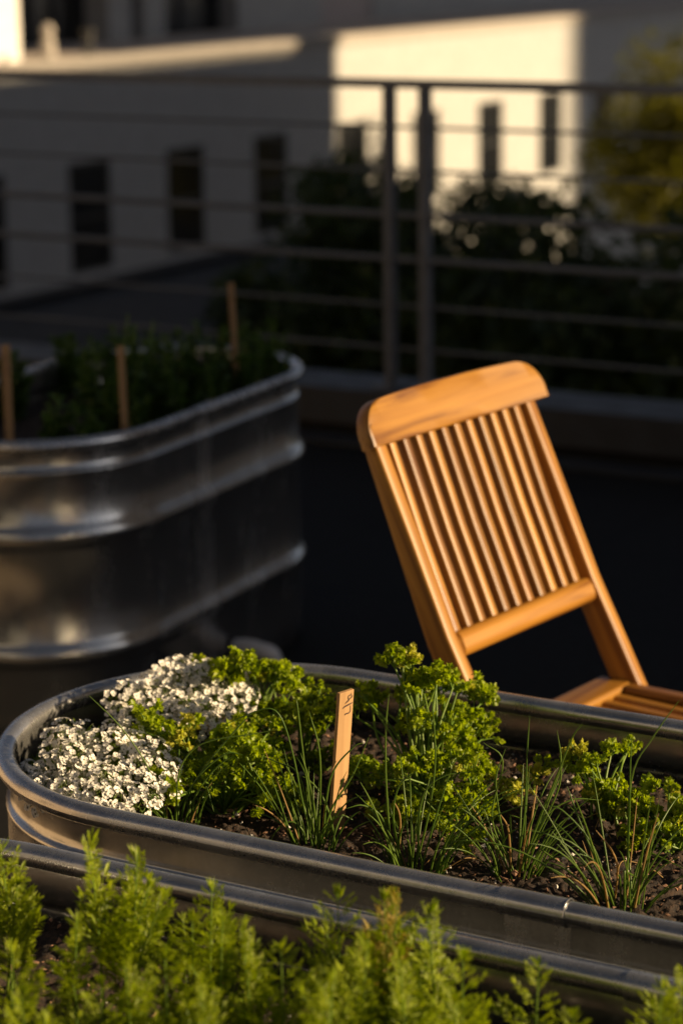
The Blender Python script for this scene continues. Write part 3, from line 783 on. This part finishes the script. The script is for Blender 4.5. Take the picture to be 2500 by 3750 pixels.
parsley(atz(940, 2720, SOILZ), tipcloud(rg, [(850, 2475, 95, 32, 2.86, .03, 10), (1000, 2495, 80, 35, 2.87, .03, 8), (1060, 2600, 50, 40, 2.84, .03, 3), (940, 2650, 110, 50, 2.82, .03, 6)]),
        'tallest leaning curly parsley behind the rear alyssum mound', 11, .021)
parsley(atz(830, 2960, SOILZ), tipcloud(rg, [(810, 2740, 170, 80, 2.66, .04, 18), (700, 2860, 120, 80, 2.58, .03, 11), (900, 2840, 140, 90, 2.62, .04, 16), (620, 2660, 120, 40, 2.68, .03, 7), (1010, 2920, 90, 50, 2.60, .03, 7), (960, 2720, 110, 70, 2.70, .03, 10)]),
        'spreading curly parsley right of the alyssum and left of the wooden stake', 12, .020)
parsley(atz(1120, 2820, SOILZ), tipcloud(rg, [(1110, 2640, 100, 60, 2.74, .03, 10), (1180, 2560, 60, 40, 2.76, .03, 3), (1190, 2730, 70, 60, 2.72, .03, 4)]),
        'small loose parsley just behind the wooden stake', 13, .018)
parsley(atz(1560, 2930, SOILZ), tipcloud(rg, [(1475, 2450, 50, 35, 2.70, .02, 6), (1560, 2500, 70, 40, 2.70, .02, 5), (1630, 2530, 100, 50, 2.72, .03, 8), (1740, 2550, 50, 60, 2.76, .03, 5), (1500, 2560, 90, 50, 2.70, .03, 5),
        (1740, 2660, 70, 50, 2.72, .03, 6), (1600, 2700, 110, 60, 2.66, .03, 9), (1360, 2610, 60, 60, 2.72, .03, 6), (1680, 2740, 90, 40, 2.66, .03, 5), (1560, 2620, 120, 70, 2.74, .03, 7)]),
        'large upright parsley in the centre with tall leaves above the rim', 14, .020, .05)
parsley(atz(1620, 3010, SOILZ), tipcloud(rg, [(1600, 2840, 170, 60, 2.58, .03, 12), (1420, 2870, 110, 60, 2.60, .03, 6), (1700, 2960, 90, 80, 2.55, .03, 9), (1480, 2980, 110, 50, 2.54, .03, 6), (1350, 2800, 80, 60, 2.66, .02, 4), (1690, 3100, 60, 40, 2.48, .02, 3)]),
        'low light green parsley below the large one behind the third chive clump', 15, .019, .10)
parsley(atz(1890, 2930, SOILZ), tipcloud(rg, [(1830, 2850, 60, 50, 2.62, .02, 4), (1950, 2840, 50, 40, 2.64, .02, 3), (1880, 2900, 60, 30, 2.60, .02, 3)]),
        'thin pale yellowing parsley behind the fourth chive clump', 16, .016, .25)
parsley(atz(2230, 3010, SOILZ), tipcloud(rg, [(2180, 2860, 80, 60, 2.58, .02, 9), (2250, 2760, 70, 40, 2.62, .02, 4), (2220, 2960, 110, 60, 2.56, .03, 9), (2110, 2800, 30, 30, 2.62, .02, 2)]),
        'bright yellow green parsley in front of the far wall at the right', 17, .018, .16)
parsley(atz(2460, 3090, SOILZ), tipcloud(rg, [(2420, 2960, 80, 60, 2.52, .02, 8), (2490, 3030, 90, 70, 2.48, .02, 9), (2390, 3060, 70, 40, 2.48, .02, 5), (2580, 2960, 60, 60, 2.5, .02, 4)]),
        'green parsley cut by the right edge of the picture', 18, .019, .03)

# ------------------------------------------------------------------ sweet alyssum
def flower(rng, s):
    """four broad petals making a shallow, nearly round cup with a small eye"""
    V, F = [], []; k = 0
    cup = rng.uniform(.08, .34)
    for q in range(4):
        a0 = q*PI/2+rng.uniform(-.1, .1); sz = rng.uniform(.9, 1.06)
        for rr_, aa, zz in ((.20, 40, 0), (.58, 41, cup*.4), (.86, 37, cup*.8), (1.0, 18, cup)):
            for a in (a0-R(aa), a0, a0+R(aa)):
                rr2 = rr_*sz*s*(1.0 if a == a0 or rr_ < .9 else .98)
                V.append([rr2*math.cos(a), rr2*math.sin(a), (zz+(.05 if a != a0 else 0))*s])
        for r_ in range(3):
            b = k+r_*3; F += [[b, b+1, b+4, b+3], [b+1, b+2, b+5, b+4]]
        k += 12
    c = len(V)
    V.append([0, 0, .16*s])
    for j in range(6): V.append([.215*s*math.cos(j*PI/3), .215*s*math.sin(j*PI/3), .07*s])
    return np.array(V), F, [[c, c+1+j, c+1+(j+1) % 6] for j in range(6)]
def head_mesh(rng, R0, n):
    ml, mg = MB(), None
    mb = MB()
    for i in range(n):
        u = 1-(i+.5)/n*1.02; ph = i*2.39996+rng.uniform(-.3, .3)
        st = math.sqrt(max(0, 1-u*u))
        d = unit([st*math.cos(ph), st*math.sin(ph), u*.85+.1])
        p = d*R0*np.array([1, 1, .62])*rng.uniform(.95, 1.04)
        if i < 3:                               # green buds at the tip
            V, F, G = flower(rng, .0012); mb.add(p+V@basis(d, rng.random()*6.3).T, F, 2); continue
        V, F, G = flower(rng, rng.uniform(.0041, .0049))
        B = basis(unit(d*.55+np.array([0, 0, .55])+rng.normal(size=3)*.15), rng.random()*6.3)
        W = p+V@B.T
        mb.add(W, F, 0); mb.add(W, G, 1)
        tube(mb, [p*.25, p], .0004, 3, 2, caps=False)
    return mb
HEADS = []
def alyssum(cx, label, mounds, seed, nh):
    rng = np.random.default_rng(seed)
    t = thing('alyssum_plant', (cx[0], cx[1], SOILZ), label, 'alyssum', 'white alyssum mounds in the middle tank')
    lf, st = MB(), MB()
    pts = []
    tries = 0
    while len(pts) < nh and tries < 6000:
        tries += 1
        px, py, rx, ry, d, dd = mounds[rng.integers(len(mounds))]
        a = rng.random()*2*PI; r_ = math.sqrt(rng.random())
        sx, sy = math.cos(a)*r_, math.sin(a)*r_
        p = at(px+rx*sx, py+ry*sy, d-sy*dd-.030*math.sqrt(max(0, 1-r_*r_))+.012)     # higher in the picture lies farther back on the mound
        if p[2] < SOILZ+.010: continue
        if any(np.linalg.norm(p-q) < .0195 for q, _ in pts): continue
        pts.append((p, unit(np.array([.42+sx*.3, -.50-.1*sy, .62-.2*sy])+rng.normal(size=3)*.25)))
    for p, d in pts:
        src = HEADS[rng.integers(len(HEADS))]
        o = bpy.data.objects.new('flower_head', src); scene.collection.objects.link(o); o.parent = t
        B = basis(d, rng.random()*6.3)*rng.uniform(.82, 1.15)
        M = np.eye(4); M[:3, :3] = B; M[:3, 3] = p
        o.matrix_basis = t.matrix_basis.inverted() @ Matrix(M)
        root = np.array([cx[0], cx[1], SOILZ])+np.append(rng.normal(size=2)*.03, 0)
        P = bez([root, (root+p)/2+UP*.012, p], 4); tube(st, P, .0008, 4, caps=False)
        for k in range(26):
            f = rng.uniform(.5, 1.0); q = P[int(f*(len(P)-1))]+rng.normal(size=3)*.004
            dirn = unit(rng.normal(size=3)+UP*.6+d*.5); B = basis(dirn, rng.random()*6.3); L = rng.uniform(.007, .015)
            V = np.array([[0, 0, 0], [.0014, .0004, L*.45], [0, 0, L], [-.0014, .0004, L*.45]])
            lf.add(q+V@B.T, [[0, 1, 2, 3]])
    lf.build('foliage', M_alyl, t, False); st.build('stem', M_alyl, t)
    return t
_rg = np.random.default_rng(3)
for i in range(6):
    mbh = head_mesh(_rg, _rg.uniform(.0118, .0150), _rg.integers(14, 19))
    oh = mbh.build('flower_head', [M_petal, M_eye, M_alyl], None, False); HEADS.append(oh.data); bpy.data.objects.remove(oh)
alyssum(atz(640, 2660, SOILZ), 'rear white alyssum mound against the far rim under the tallest parsley',
        [(560, 2590, 160, 90, 2.80, .05), (700, 2510, 150, 85, 2.84, .05), (790, 2560, 130, 95, 2.82, .05), (680, 2640, 210, 80, 2.76, .04)], 21, 76)
alyssum(atz(360, 2880, SOILZ), 'front white alyssum mound at the left end of the middle tank',
        [(270, 2770, 110, 110, 2.62, .05), (420, 2760, 110, 110, 2.62, .05), (520, 2830, 130, 100, 2.58, .05), (400, 2900, 200, 95, 2.54, .05), (210, 2870, 130, 60, 2.60, .03)], 22, 78)
alyssum(atz(130, 2840, SOILZ), 'small low alyssum tuft in the left tip of the middle tank',
        [(150, 2850, 70, 45, 2.62, .03), (230, 2920, 110, 35, 2.55, .02)], 23, 22)

# ------------------------------------------------------------------ chives
def chives(px, py, label, seed, n, explicit, spread=60, hmin=.06, hmax=.17, lean=0.):
    rng = np.random.default_rng(seed); b = atz(px, py, SOILZ)
    t = thing('chive_clump', b, label, 'chives', 'chive clumps in the middle tank')
    mb = MB()
    def blade(P, r0, dry):
        k = len(P); rr = r0*np.interp(np.linspace(0, 1, k), [0, .25, .8, 1], [1, 1, .75, .2])
        mb.add(*_tube5(P, rr), 1 if dry else 0)
    for i in range(n):
        a = rng.random()*2*PI; r_ = .004+.017*math.sqrt(rng.random())
        p0 = b+np.array([math.cos(a)*r_*1.3, math.sin(a)*r_, -.004])
        tilt = rng.uniform(.03, .55)*(r_/.021+.35)
        dirn = unit(np.array([math.cos(a)*tilt+lean+rng.normal()*.12, math.sin(a)*tilt*.8+rng.normal()*.1, 1]))
        L = rng.uniform(hmin, hmax); sag = rng.uniform(0, .45)*L
        hd = unit(np.array([dirn[0], dirn[1], 0])+1e-6)
        P = []
        for s in np.linspace(0, 1, 11): P.append(p0+dirn*L*s+hd*sag*s*s*.8-UP*sag*s**3*.7)
        P = np.array(P)
        if rng.random() < .12:                  # a broken, folded blade
            k = rng.integers(5, 9); dd = unit(np.array([rng.normal(), rng.normal()*.5, -.6]))
            for j in range(k, 11): P[j] = P[k-1]+dd*(j-k+1)*L*.07
        P[:, 2] = np.maximum(P[:, 2], SOILZ-.004)
        blade(P, rng.uniform(.0008, .0013), rng.random() < .10)
    for pts in explicit:
        d = b[1]; dry = False; pts = list(pts)
        if pts[0] == 'dry': dry = True; pts = pts[1:]
        dd = rng.uniform(-.03, .03)
        P = bez([at(x, y, d+dd*i/len(pts)) for i, (x, y) in enumerate(pts)], 6)
        blade(P, rng.uniform(.0010, .0013), dry)
    mb.build('foliage', [M_chive, M_chdry], t)
    return t
def _tube5(P, r, sides=5):
    k = len(P); T = np.gradient(P, axis=0); T /= np.linalg.norm(T, axis=1)[:, None]+1e-12
    u = np.cross(T[0], [.3, 1, .1]); a = np.arange(sides)*2*PI/sides; V = []
    for i in range(k):
        u = u-T[i]*(u@T[i]); u /= np.linalg.norm(u)+1e-12; bb = np.cross(T[i], u)
        V.append(P[i]+r[i]*(np.cos(a)[:, None]*u+np.sin(a)[:, None]*bb))
    F = [[i*sides+j, i*sides+(j+1) % sides, (i+1)*sides+(j+1) % sides, (i+1)*sides+j] for i in range(k-1) for j in range(sides)]
    return np.vstack(V), F
chives(640, 3035, 'leftmost chive clump beside the front alyssum mound', 41, 20, [
    [(614, 3033), (582, 2938), (542, 2810), (446, 2667), (327, 2547)],
    [(646, 3022), (646, 2922), (662, 2810), (717, 2738), (797, 2707), (917, 2690), (1036, 2667)],
    [(650, 3030), (654, 2962), (717, 2858), (781, 2770), (877, 2659), (941, 2595)],
    [(610, 3035), (600, 2985), (575, 2968), (542, 2978), (494, 3025), (470, 3057)],
    [(660, 3030), (680, 2930), (740, 2830), (830, 2760), (890, 2765)],
    ['dry', (620, 3030), (612, 2960), (625, 2880)]], hmin=.05, hmax=.12)
chives(1150, 3115, 'dense dark chive clump at the foot of the wooden stake', 42, 34, [
    [(1148, 3113), (1108, 2938), (1076, 2778), (1036, 2643), (988, 2595), (900, 2620), (797, 2667)],
    [(1156, 3097), (1116, 2810), (1092, 2611), (1085, 2560)],
    [(1166, 3097), (1172, 2780), (1132, 2605)],
    [(1120, 3090), (1108, 3041), (1068, 3010), (1020, 3033), (976, 3105)],
    [(1170, 3100), (1215, 2960), (1290, 2840), (1350, 2700)],
    [(1180, 3090), (1210, 2850), (1290, 2740), (1330, 2720)],
    [(1140, 3100), (1100, 2850), (1010, 2790), (960, 2770)]], hmin=.06, hmax=.15)
chives(1530, 3195, 'wide chive clump in front of the large parsley', 43, 36, [
    [(1553, 3209), (1529, 3057), (1553, 2906), (1625, 2842), (1728, 2826)],
    [(1433, 3161), (1413, 2858), (1413, 2659), (1424, 2540)],
    [(1521, 3177), (1569, 2978), (1593, 2778), (1581, 2555)],
    [(1480, 3190), (1440, 3010), (1460, 2880), (1530, 2820)],
    [(1585, 3209), (1664, 3041), (1760, 2906), (1856, 2818)],
    ['dry', (1460, 3160), (1465, 3000), (1440, 2930)],
    [(1450, 3180), (1400, 3000), (1330, 2950), (1270, 2960)]], hmin=.06, hmax=.15, lean=.08)
chives(1885, 3200, 'upright chive clump with thin crossing blades right of centre', 44, 34, [
    [(1888, 3201), (1920, 2978), (1928, 2778), (1938, 2619)],
    [(1904, 3193), (1967, 3017), (2047, 2818), (2095, 2699), (2131, 2651)],
    [(1890, 3190), (1944, 3097), (2040, 2898), (2052, 2778), (2038, 2675)],
    [(1870, 3190), (1830, 3000), (1815, 2850), (1850, 2740)],
    [(1880, 3190), (1800, 3000), (1840, 2790), (1770, 2720)],
    ['dry', (1870, 3180), (1860, 3040), (1830, 2980)],
    [(1900, 3190), (1990, 3000), (2090, 2930), (2200, 2930)]], hmin=.06, hmax=.14)
chives(2270, 3325, 'rightmost chive clump with bent blades near the tank seam', 45, 36, [
    [(2286, 3328), (2302, 3017), (2306, 2818), (2312, 2683)],
    [(2294, 3257), (2310, 2858), (2390, 2699), (2486, 2563)],
    [(2230, 3320), (2207, 3290), (2151, 3185), (2095, 3137), (2015, 3145), (1979, 3177)],
    [(2240, 3310), (2170, 3100), (2060, 2970), (1990, 2950)],
    [(2300, 3320), (2360, 3170), (2385, 3020)],
    ['dry', (2250, 3300), (2260, 3180), (2235, 3110), (2180, 3040)],
    [(2250, 3320), (2130, 3030), (2075, 2880)]], hmin=.07, hmax=.16)
# fallen dry stalks on the soil
rg = np.random.default_rng(9)
for i in range(14):
    p = atz(rg.uniform(1300, 2450), rg.uniform(2950, 3280), SOILZ)
    a = rg.uniform(0, 6.3); L = rg.uniform(.02, .05)
    P = bez([p+UP*.006, p+np.array([math.cos(a)*L*.5, math.sin(a)*L*.5, .012+rg.random()*.01]), p+np.array([math.cos(a+.5)*L, math.sin(a+.5)*L, .006])], 5)
    mb = MB(); mb.add(*_tube5(P, np.full(len(P), .0006)))
    tag(mb.build('dry_stalk', M_chdry), 'short dry tan stalk lying on the soil among the chives', 'stalk', 'dry stalks on the soil')

# ------------------------------------------------------------------ carrot tops in the front tank
def carrot_frond(rng, L):
    """upright plume: rachis along +z, bending a little to +x; leaflets in pairs; returns V, F"""
    V, F = [], []; n = 0
    def lens(p, d, up, l, w_):
        nonlocal n
        s = unit(np.cross(d, up)); c = np.cross(s, d)
        V.extend([p, p+d*l*.5+s*w_+c*w_*.4, p+d*l, p+d*l*.5-s*w_+c*w_*.4]); F.append([n, n+1, n+2, n+3]); n += 4
    npin = 9
    bendx = rng.uniform(.05, .22)*L
    def rach(t): return np.array([bendx*t*t, 0, L*t])
    for i in range(npin):
        t = .34+.66*i/npin
        pl = L*.36*(1-((t-.34)/.66)**1.3*.82)*rng.uniform(.85, 1.1)
        for sg in (-1, 1):
            ang = R(rng.uniform(38, 58))
            az = sg*PI/2+rng.uniform(-.5, .5)
            d = np.array([math.cos(az)*math.sin(ang), math.sin(az)*math.sin(ang), math.cos(ang)])
            p0 = rach(t); up = unit(np.cross(d, np.array([-d[1], d[0], .3])))
            lens(p0, d, up, pl, .0006)
            for j in range(7):
                tt = .2+.78*j/7; ll = pl*.36*(1-tt*.55)
                for s2 in (-1, 1):
                    sd = unit(np.cross(d, up))*s2
                    dd = unit(d*.75+sd*.75+rng.normal(size=3)*.18)
                    q = p0+d*pl*tt
                    for lf in (-.6, 0, .6):
                        d3 = unit(dd+sd*lf*.5-d*lf*.3+rng.normal(size=3)*.12)
                        lens(q+dd*ll*(.15+.12*abs(lf)), d3, up+rng.normal(size=3)*.4, ll*rng.uniform(.6, 1.0), ll*.085)
            for lf in (-.4, .4, 0): lens(p0+d*pl*.86, unit(d+rng.normal(size=3)*.25), up, pl*.28, pl*.04)
    for k in range(6): lens(rach(.95), unit(np.array([rng.normal()*.4, rng.normal()*.4, 1])), np.array([1., 0, 0]), L*.10, L*.011)
    return np.array(V), np.array(F), np.array([rach(t) for t in np.linspace(0, 1, 9)])
_rg = np.random.default_rng(55)
FR = [carrot_frond(_rg, 1.0*.12) for _ in range(7)]
CN = [0]
def carrot(px, py, d, n, label, spread=.6, h=None, seed=None, yellow=.0):
    """tallest frond reaches pixel (px, py) at depth d; the crown is on the soil straight below"""
    CN[0] += 1; rng = np.random.default_rng(100+CN[0])
    tip = at(px, py, d); z0 = SOILZ-.006; b = np.array([tip[0], tip[1], z0])
    ht = max(tip[2]-z0, .05)*.98
    t = thing('carrot_plant', b, label, 'carrot plant', 'carrot plants in the front tank')
    ml, ms = MB(), MB()
    for i in range(n):
        V, F, Rc = FR[rng.integers(len(FR))]
        a = rng.random()*2*PI; tl = (0 if i == 0 else rng.uniform(.12, spread))
        Lf = ht*(1.0 if i == 0 else rng.uniform(.42, .84)); s = Lf/.12
        dirn = unit(np.array([math.cos(a)*tl, math.sin(a)*tl, 1]))
        B = basis(dirn, rng.random()*6.3)
        if i: # bend outwards
            x = unit(np.array([math.cos(a), math.sin(a), 0])-dirn*(dirn@np.array([math.cos(a), math.sin(a), 0]))); y = np.cross(dirn, x); B = np.stack([x, y, dirn], 1)
        o = b+np.append(rng.normal(size=2)*.006, 0)
        wid = min(1.0, .125/Lf)**.3
        if i == 0:                              # the tallest frond stands nearly straight
            V = V-np.column_stack([.75*Rc[-1][0]*(V[:, 2]/Rc[-1][2])**2, np.zeros((len(V), 2))]); Rc = Rc*np.array([.25, 1, 1])
        W = V*np.array([wid, wid, 1])
        ml.add(o+(W*s)@B.T, F, 1 if rng.random() < yellow else 0)
        tube(ms, o+(Rc*s)@B.T, np.linspace(.0016, .0005, len(Rc)), 5, caps=False)
    ml.build('foliage', [M_carr, M_carry], t, False); ms.build('stem', M_pstem, t)
    return t
CARR = [
 (15, 3075, 2.12, 6, .22, 'carrot plant standing against the left edge of the picture', 0),
 (385, 3040, 2.06, 6, .24, 'tall carrot plant with a plume rising over both tank rims', 0),
 (500, 3115, 2.06, 5, .22, 'second plume carrot plant just right of the tallest one', 0),
 (260, 3340, 2.00, 4, .25, 'small carrot plant in front of the bare soil at the left', 0),
 (30, 3440, 1.90, 8, .5, 'low carrot plant in the left corner of the front tank', .05),
 (690, 3230, 2.06, 3, .2, 'dark carrot plant overlapping the front rim left of centre', 0),
 (660, 3330, 2.00, 9, .5, 'bushy carrot plant in the left middle of the front tank', 0),
 (825, 3345, 1.98, 8, .45, 'leafy carrot plant under the front rim left of the centre mass', 0),
 (945, 3370, 1.95, 9, .45, 'pointed carrot plant next to the gap of bare soil', 0),
 (480, 3480, 1.90, 9, .55, 'broad carrot plant in the lower left mass of fronds', 0),
 (620, 3480, 1.87, 8, .45, 'upright carrot plume in the lower middle of the mass', 0),
 (760, 3560, 1.84, 9, .55, 'carrot plant at the bottom edge below the upright plume', .04),
 (200, 3720, 1.80, 6, .5, 'carrot tip poking up at the very bottom left', 0),
 (330, 3600, 1.85, 8, .55, 'dim carrot plant in the shade at the lower left', .05),
 (1010, 3450, 1.90, 8, .45, 'carrot plant right of the soil gap, left of the big bright bush', 0),
 (1285, 3240, 2.00, 10, .42, 'big bright carrot bush with the highest plumes right of centre', 0),
 (1385, 3265, 1.98, 8, .38, 'carrot plume with a reddish tip beside the big bright bush', .15),
 (1475, 3265, 1.98, 8, .38, 'carrot plume crossing the front rim right of the reddish one', .10),
 (1600, 3300, 1.95, 7, .36, 'pointed carrot plume at the right side of the bright bush', 0),
 (1330, 3440, 1.88, 10, .5, 'thick carrot foliage at the base of the bright bush', .04),
 (1520, 3480, 1.86, 9, .5, 'carrot plant below the pointed plume near the bottom', .03),
 (1660, 3470, 1.90, 7, .45, 'thin carrot plant at the right end of the bright mass', 0),
 (1180, 3560, 1.82, 9, .5, 'carrot plant at the bottom edge in the middle', 0),
 (1700, 3640, 1.82, 6, .5, 'low carrot plant at the bottom right of the mass', 0),
 (1968, 3505, 1.93, 4, .22, 'lone narrow carrot plume in front of the rim at the right', 0),
 (2350, 3590, 1.88, 6, .4, 'carrot plant near the right edge below the rim sleeve', 0),
 (2490, 3525, 1.92, 5, .3, 'carrot plume cut by the right edge of the picture', 0),
 (2080, 3715, 1.80, 4, .5, 'tiny carrot tuft at the bottom right of the front tank', 0),
 (100, 3600, 1.84, 8, .5, 'carrot plant low at the left edge near the bottom', .05),
]
for px, py, d, n, sp, lab, ye in CARR: carrot(px, py, d, max(3, round(n*.62)), lab, sp*.8, yellow=ye)

# ------------------------------------------------------------------ herbs in the far tank
def herb(px, py, d, n, label, seed, spread=.05, leaf=.027, zb_=.53):
    rng = np.random.default_rng(seed); tip = at(px, py, d); b = np.array([tip[0], tip[1], zb_])
    t = thing('leafy_herb', b, label, 'herb plant', 'leafy herbs in the far tank')
    ml, ms = MB(), MB(); ht = tip[2]-zb_
    for i in range(n):
        a = rng.random()*2*PI; r_ = spread*math.sqrt(rng.random()) if i else 0
        top = b+np.array([math.cos(a)*r_, math.sin(a)*r_, ht*(1 if i == 0 else rng.uniform(.55, .95))])
        s = b+np.append(rng.normal(size=2)*.012, -.01)
        P = bez([s, (s+top)/2+np.append(rng.normal(size=2)*.006, 0), top], 8); tube(ms, P, .0016, 5, caps=False)
        for j in range(46):
            f = rng.uniform(.12, 1); p = P[int(f*(len(P)-1))]; az = j*2.4+rng.random()
            dd = unit(np.array([math.cos(az), math.sin(az), rng.uniform(.1, .9)])); B = basis(dd, rng.random()*6.3)
            L = leaf*rng.uniform(.6, 1.2)*(1.1-.4*f)
            V = np.array([[0, 0, 0], [.28, .06, .4], [.2, .04, .75], [0, 0, 1], [-.2, .04, .75], [-.28, .06, .4]])*L
            ml.add(p+V@B.T, [[0, 1, 2, 5], [5, 2, 3, 4]])
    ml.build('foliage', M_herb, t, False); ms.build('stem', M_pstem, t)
    return t
HB = [(260, 1215, 5.28, 8, 'dark brownish herb at the far left rim of the far tank'), (420, 1190, 5.15, 9, 'dark herb by the far rim left of the tallest herb'), (900, 1180, 5.2, 8, 'slender dark herb behind the rear stake'), (760, 1330, 4.86, 9, 'low dark herb along the right rim below the bushy one'), (40, 1290, 5.0, 8, 'dark herb behind the left front stake'), (650, 1195, 4.9, 9, 'leafy dark herb between the tallest herb and the bushy one'), (480, 1420, 4.68, 9, 'low leafy herb right of the middle stake near the rim'), (470, 1150, 4.75, 9, 'tallest dark herb beside the middle stake of the far tank'), (560, 1175, 4.85, 9, 'dark herb right of the tallest one in the far tank'),
      (720, 1170, 4.95, 9, 'bushy dark herb in the middle of the far tank'), (820, 1185, 5.02, 8, 'dark herb in front of the rear stake'),
      (1000, 1165, 5.12, 7, 'slender dark herb in the far end of the far tank'), (340, 1245, 4.70, 8, 'low dark herb near the front rim left of the middle stake'),
      (620, 1300, 4.78, 9, 'low dark herb along the right rim of the far tank'), (900, 1260, 5.0, 8, 'dark herb close to the right rim of the far tank'),
      (210, 1440, 4.55, 7, 'lowest dark herb between the two front stakes'), (330, 1500, 4.55, 6, 'short dark herb against the front rim of the far tank')]
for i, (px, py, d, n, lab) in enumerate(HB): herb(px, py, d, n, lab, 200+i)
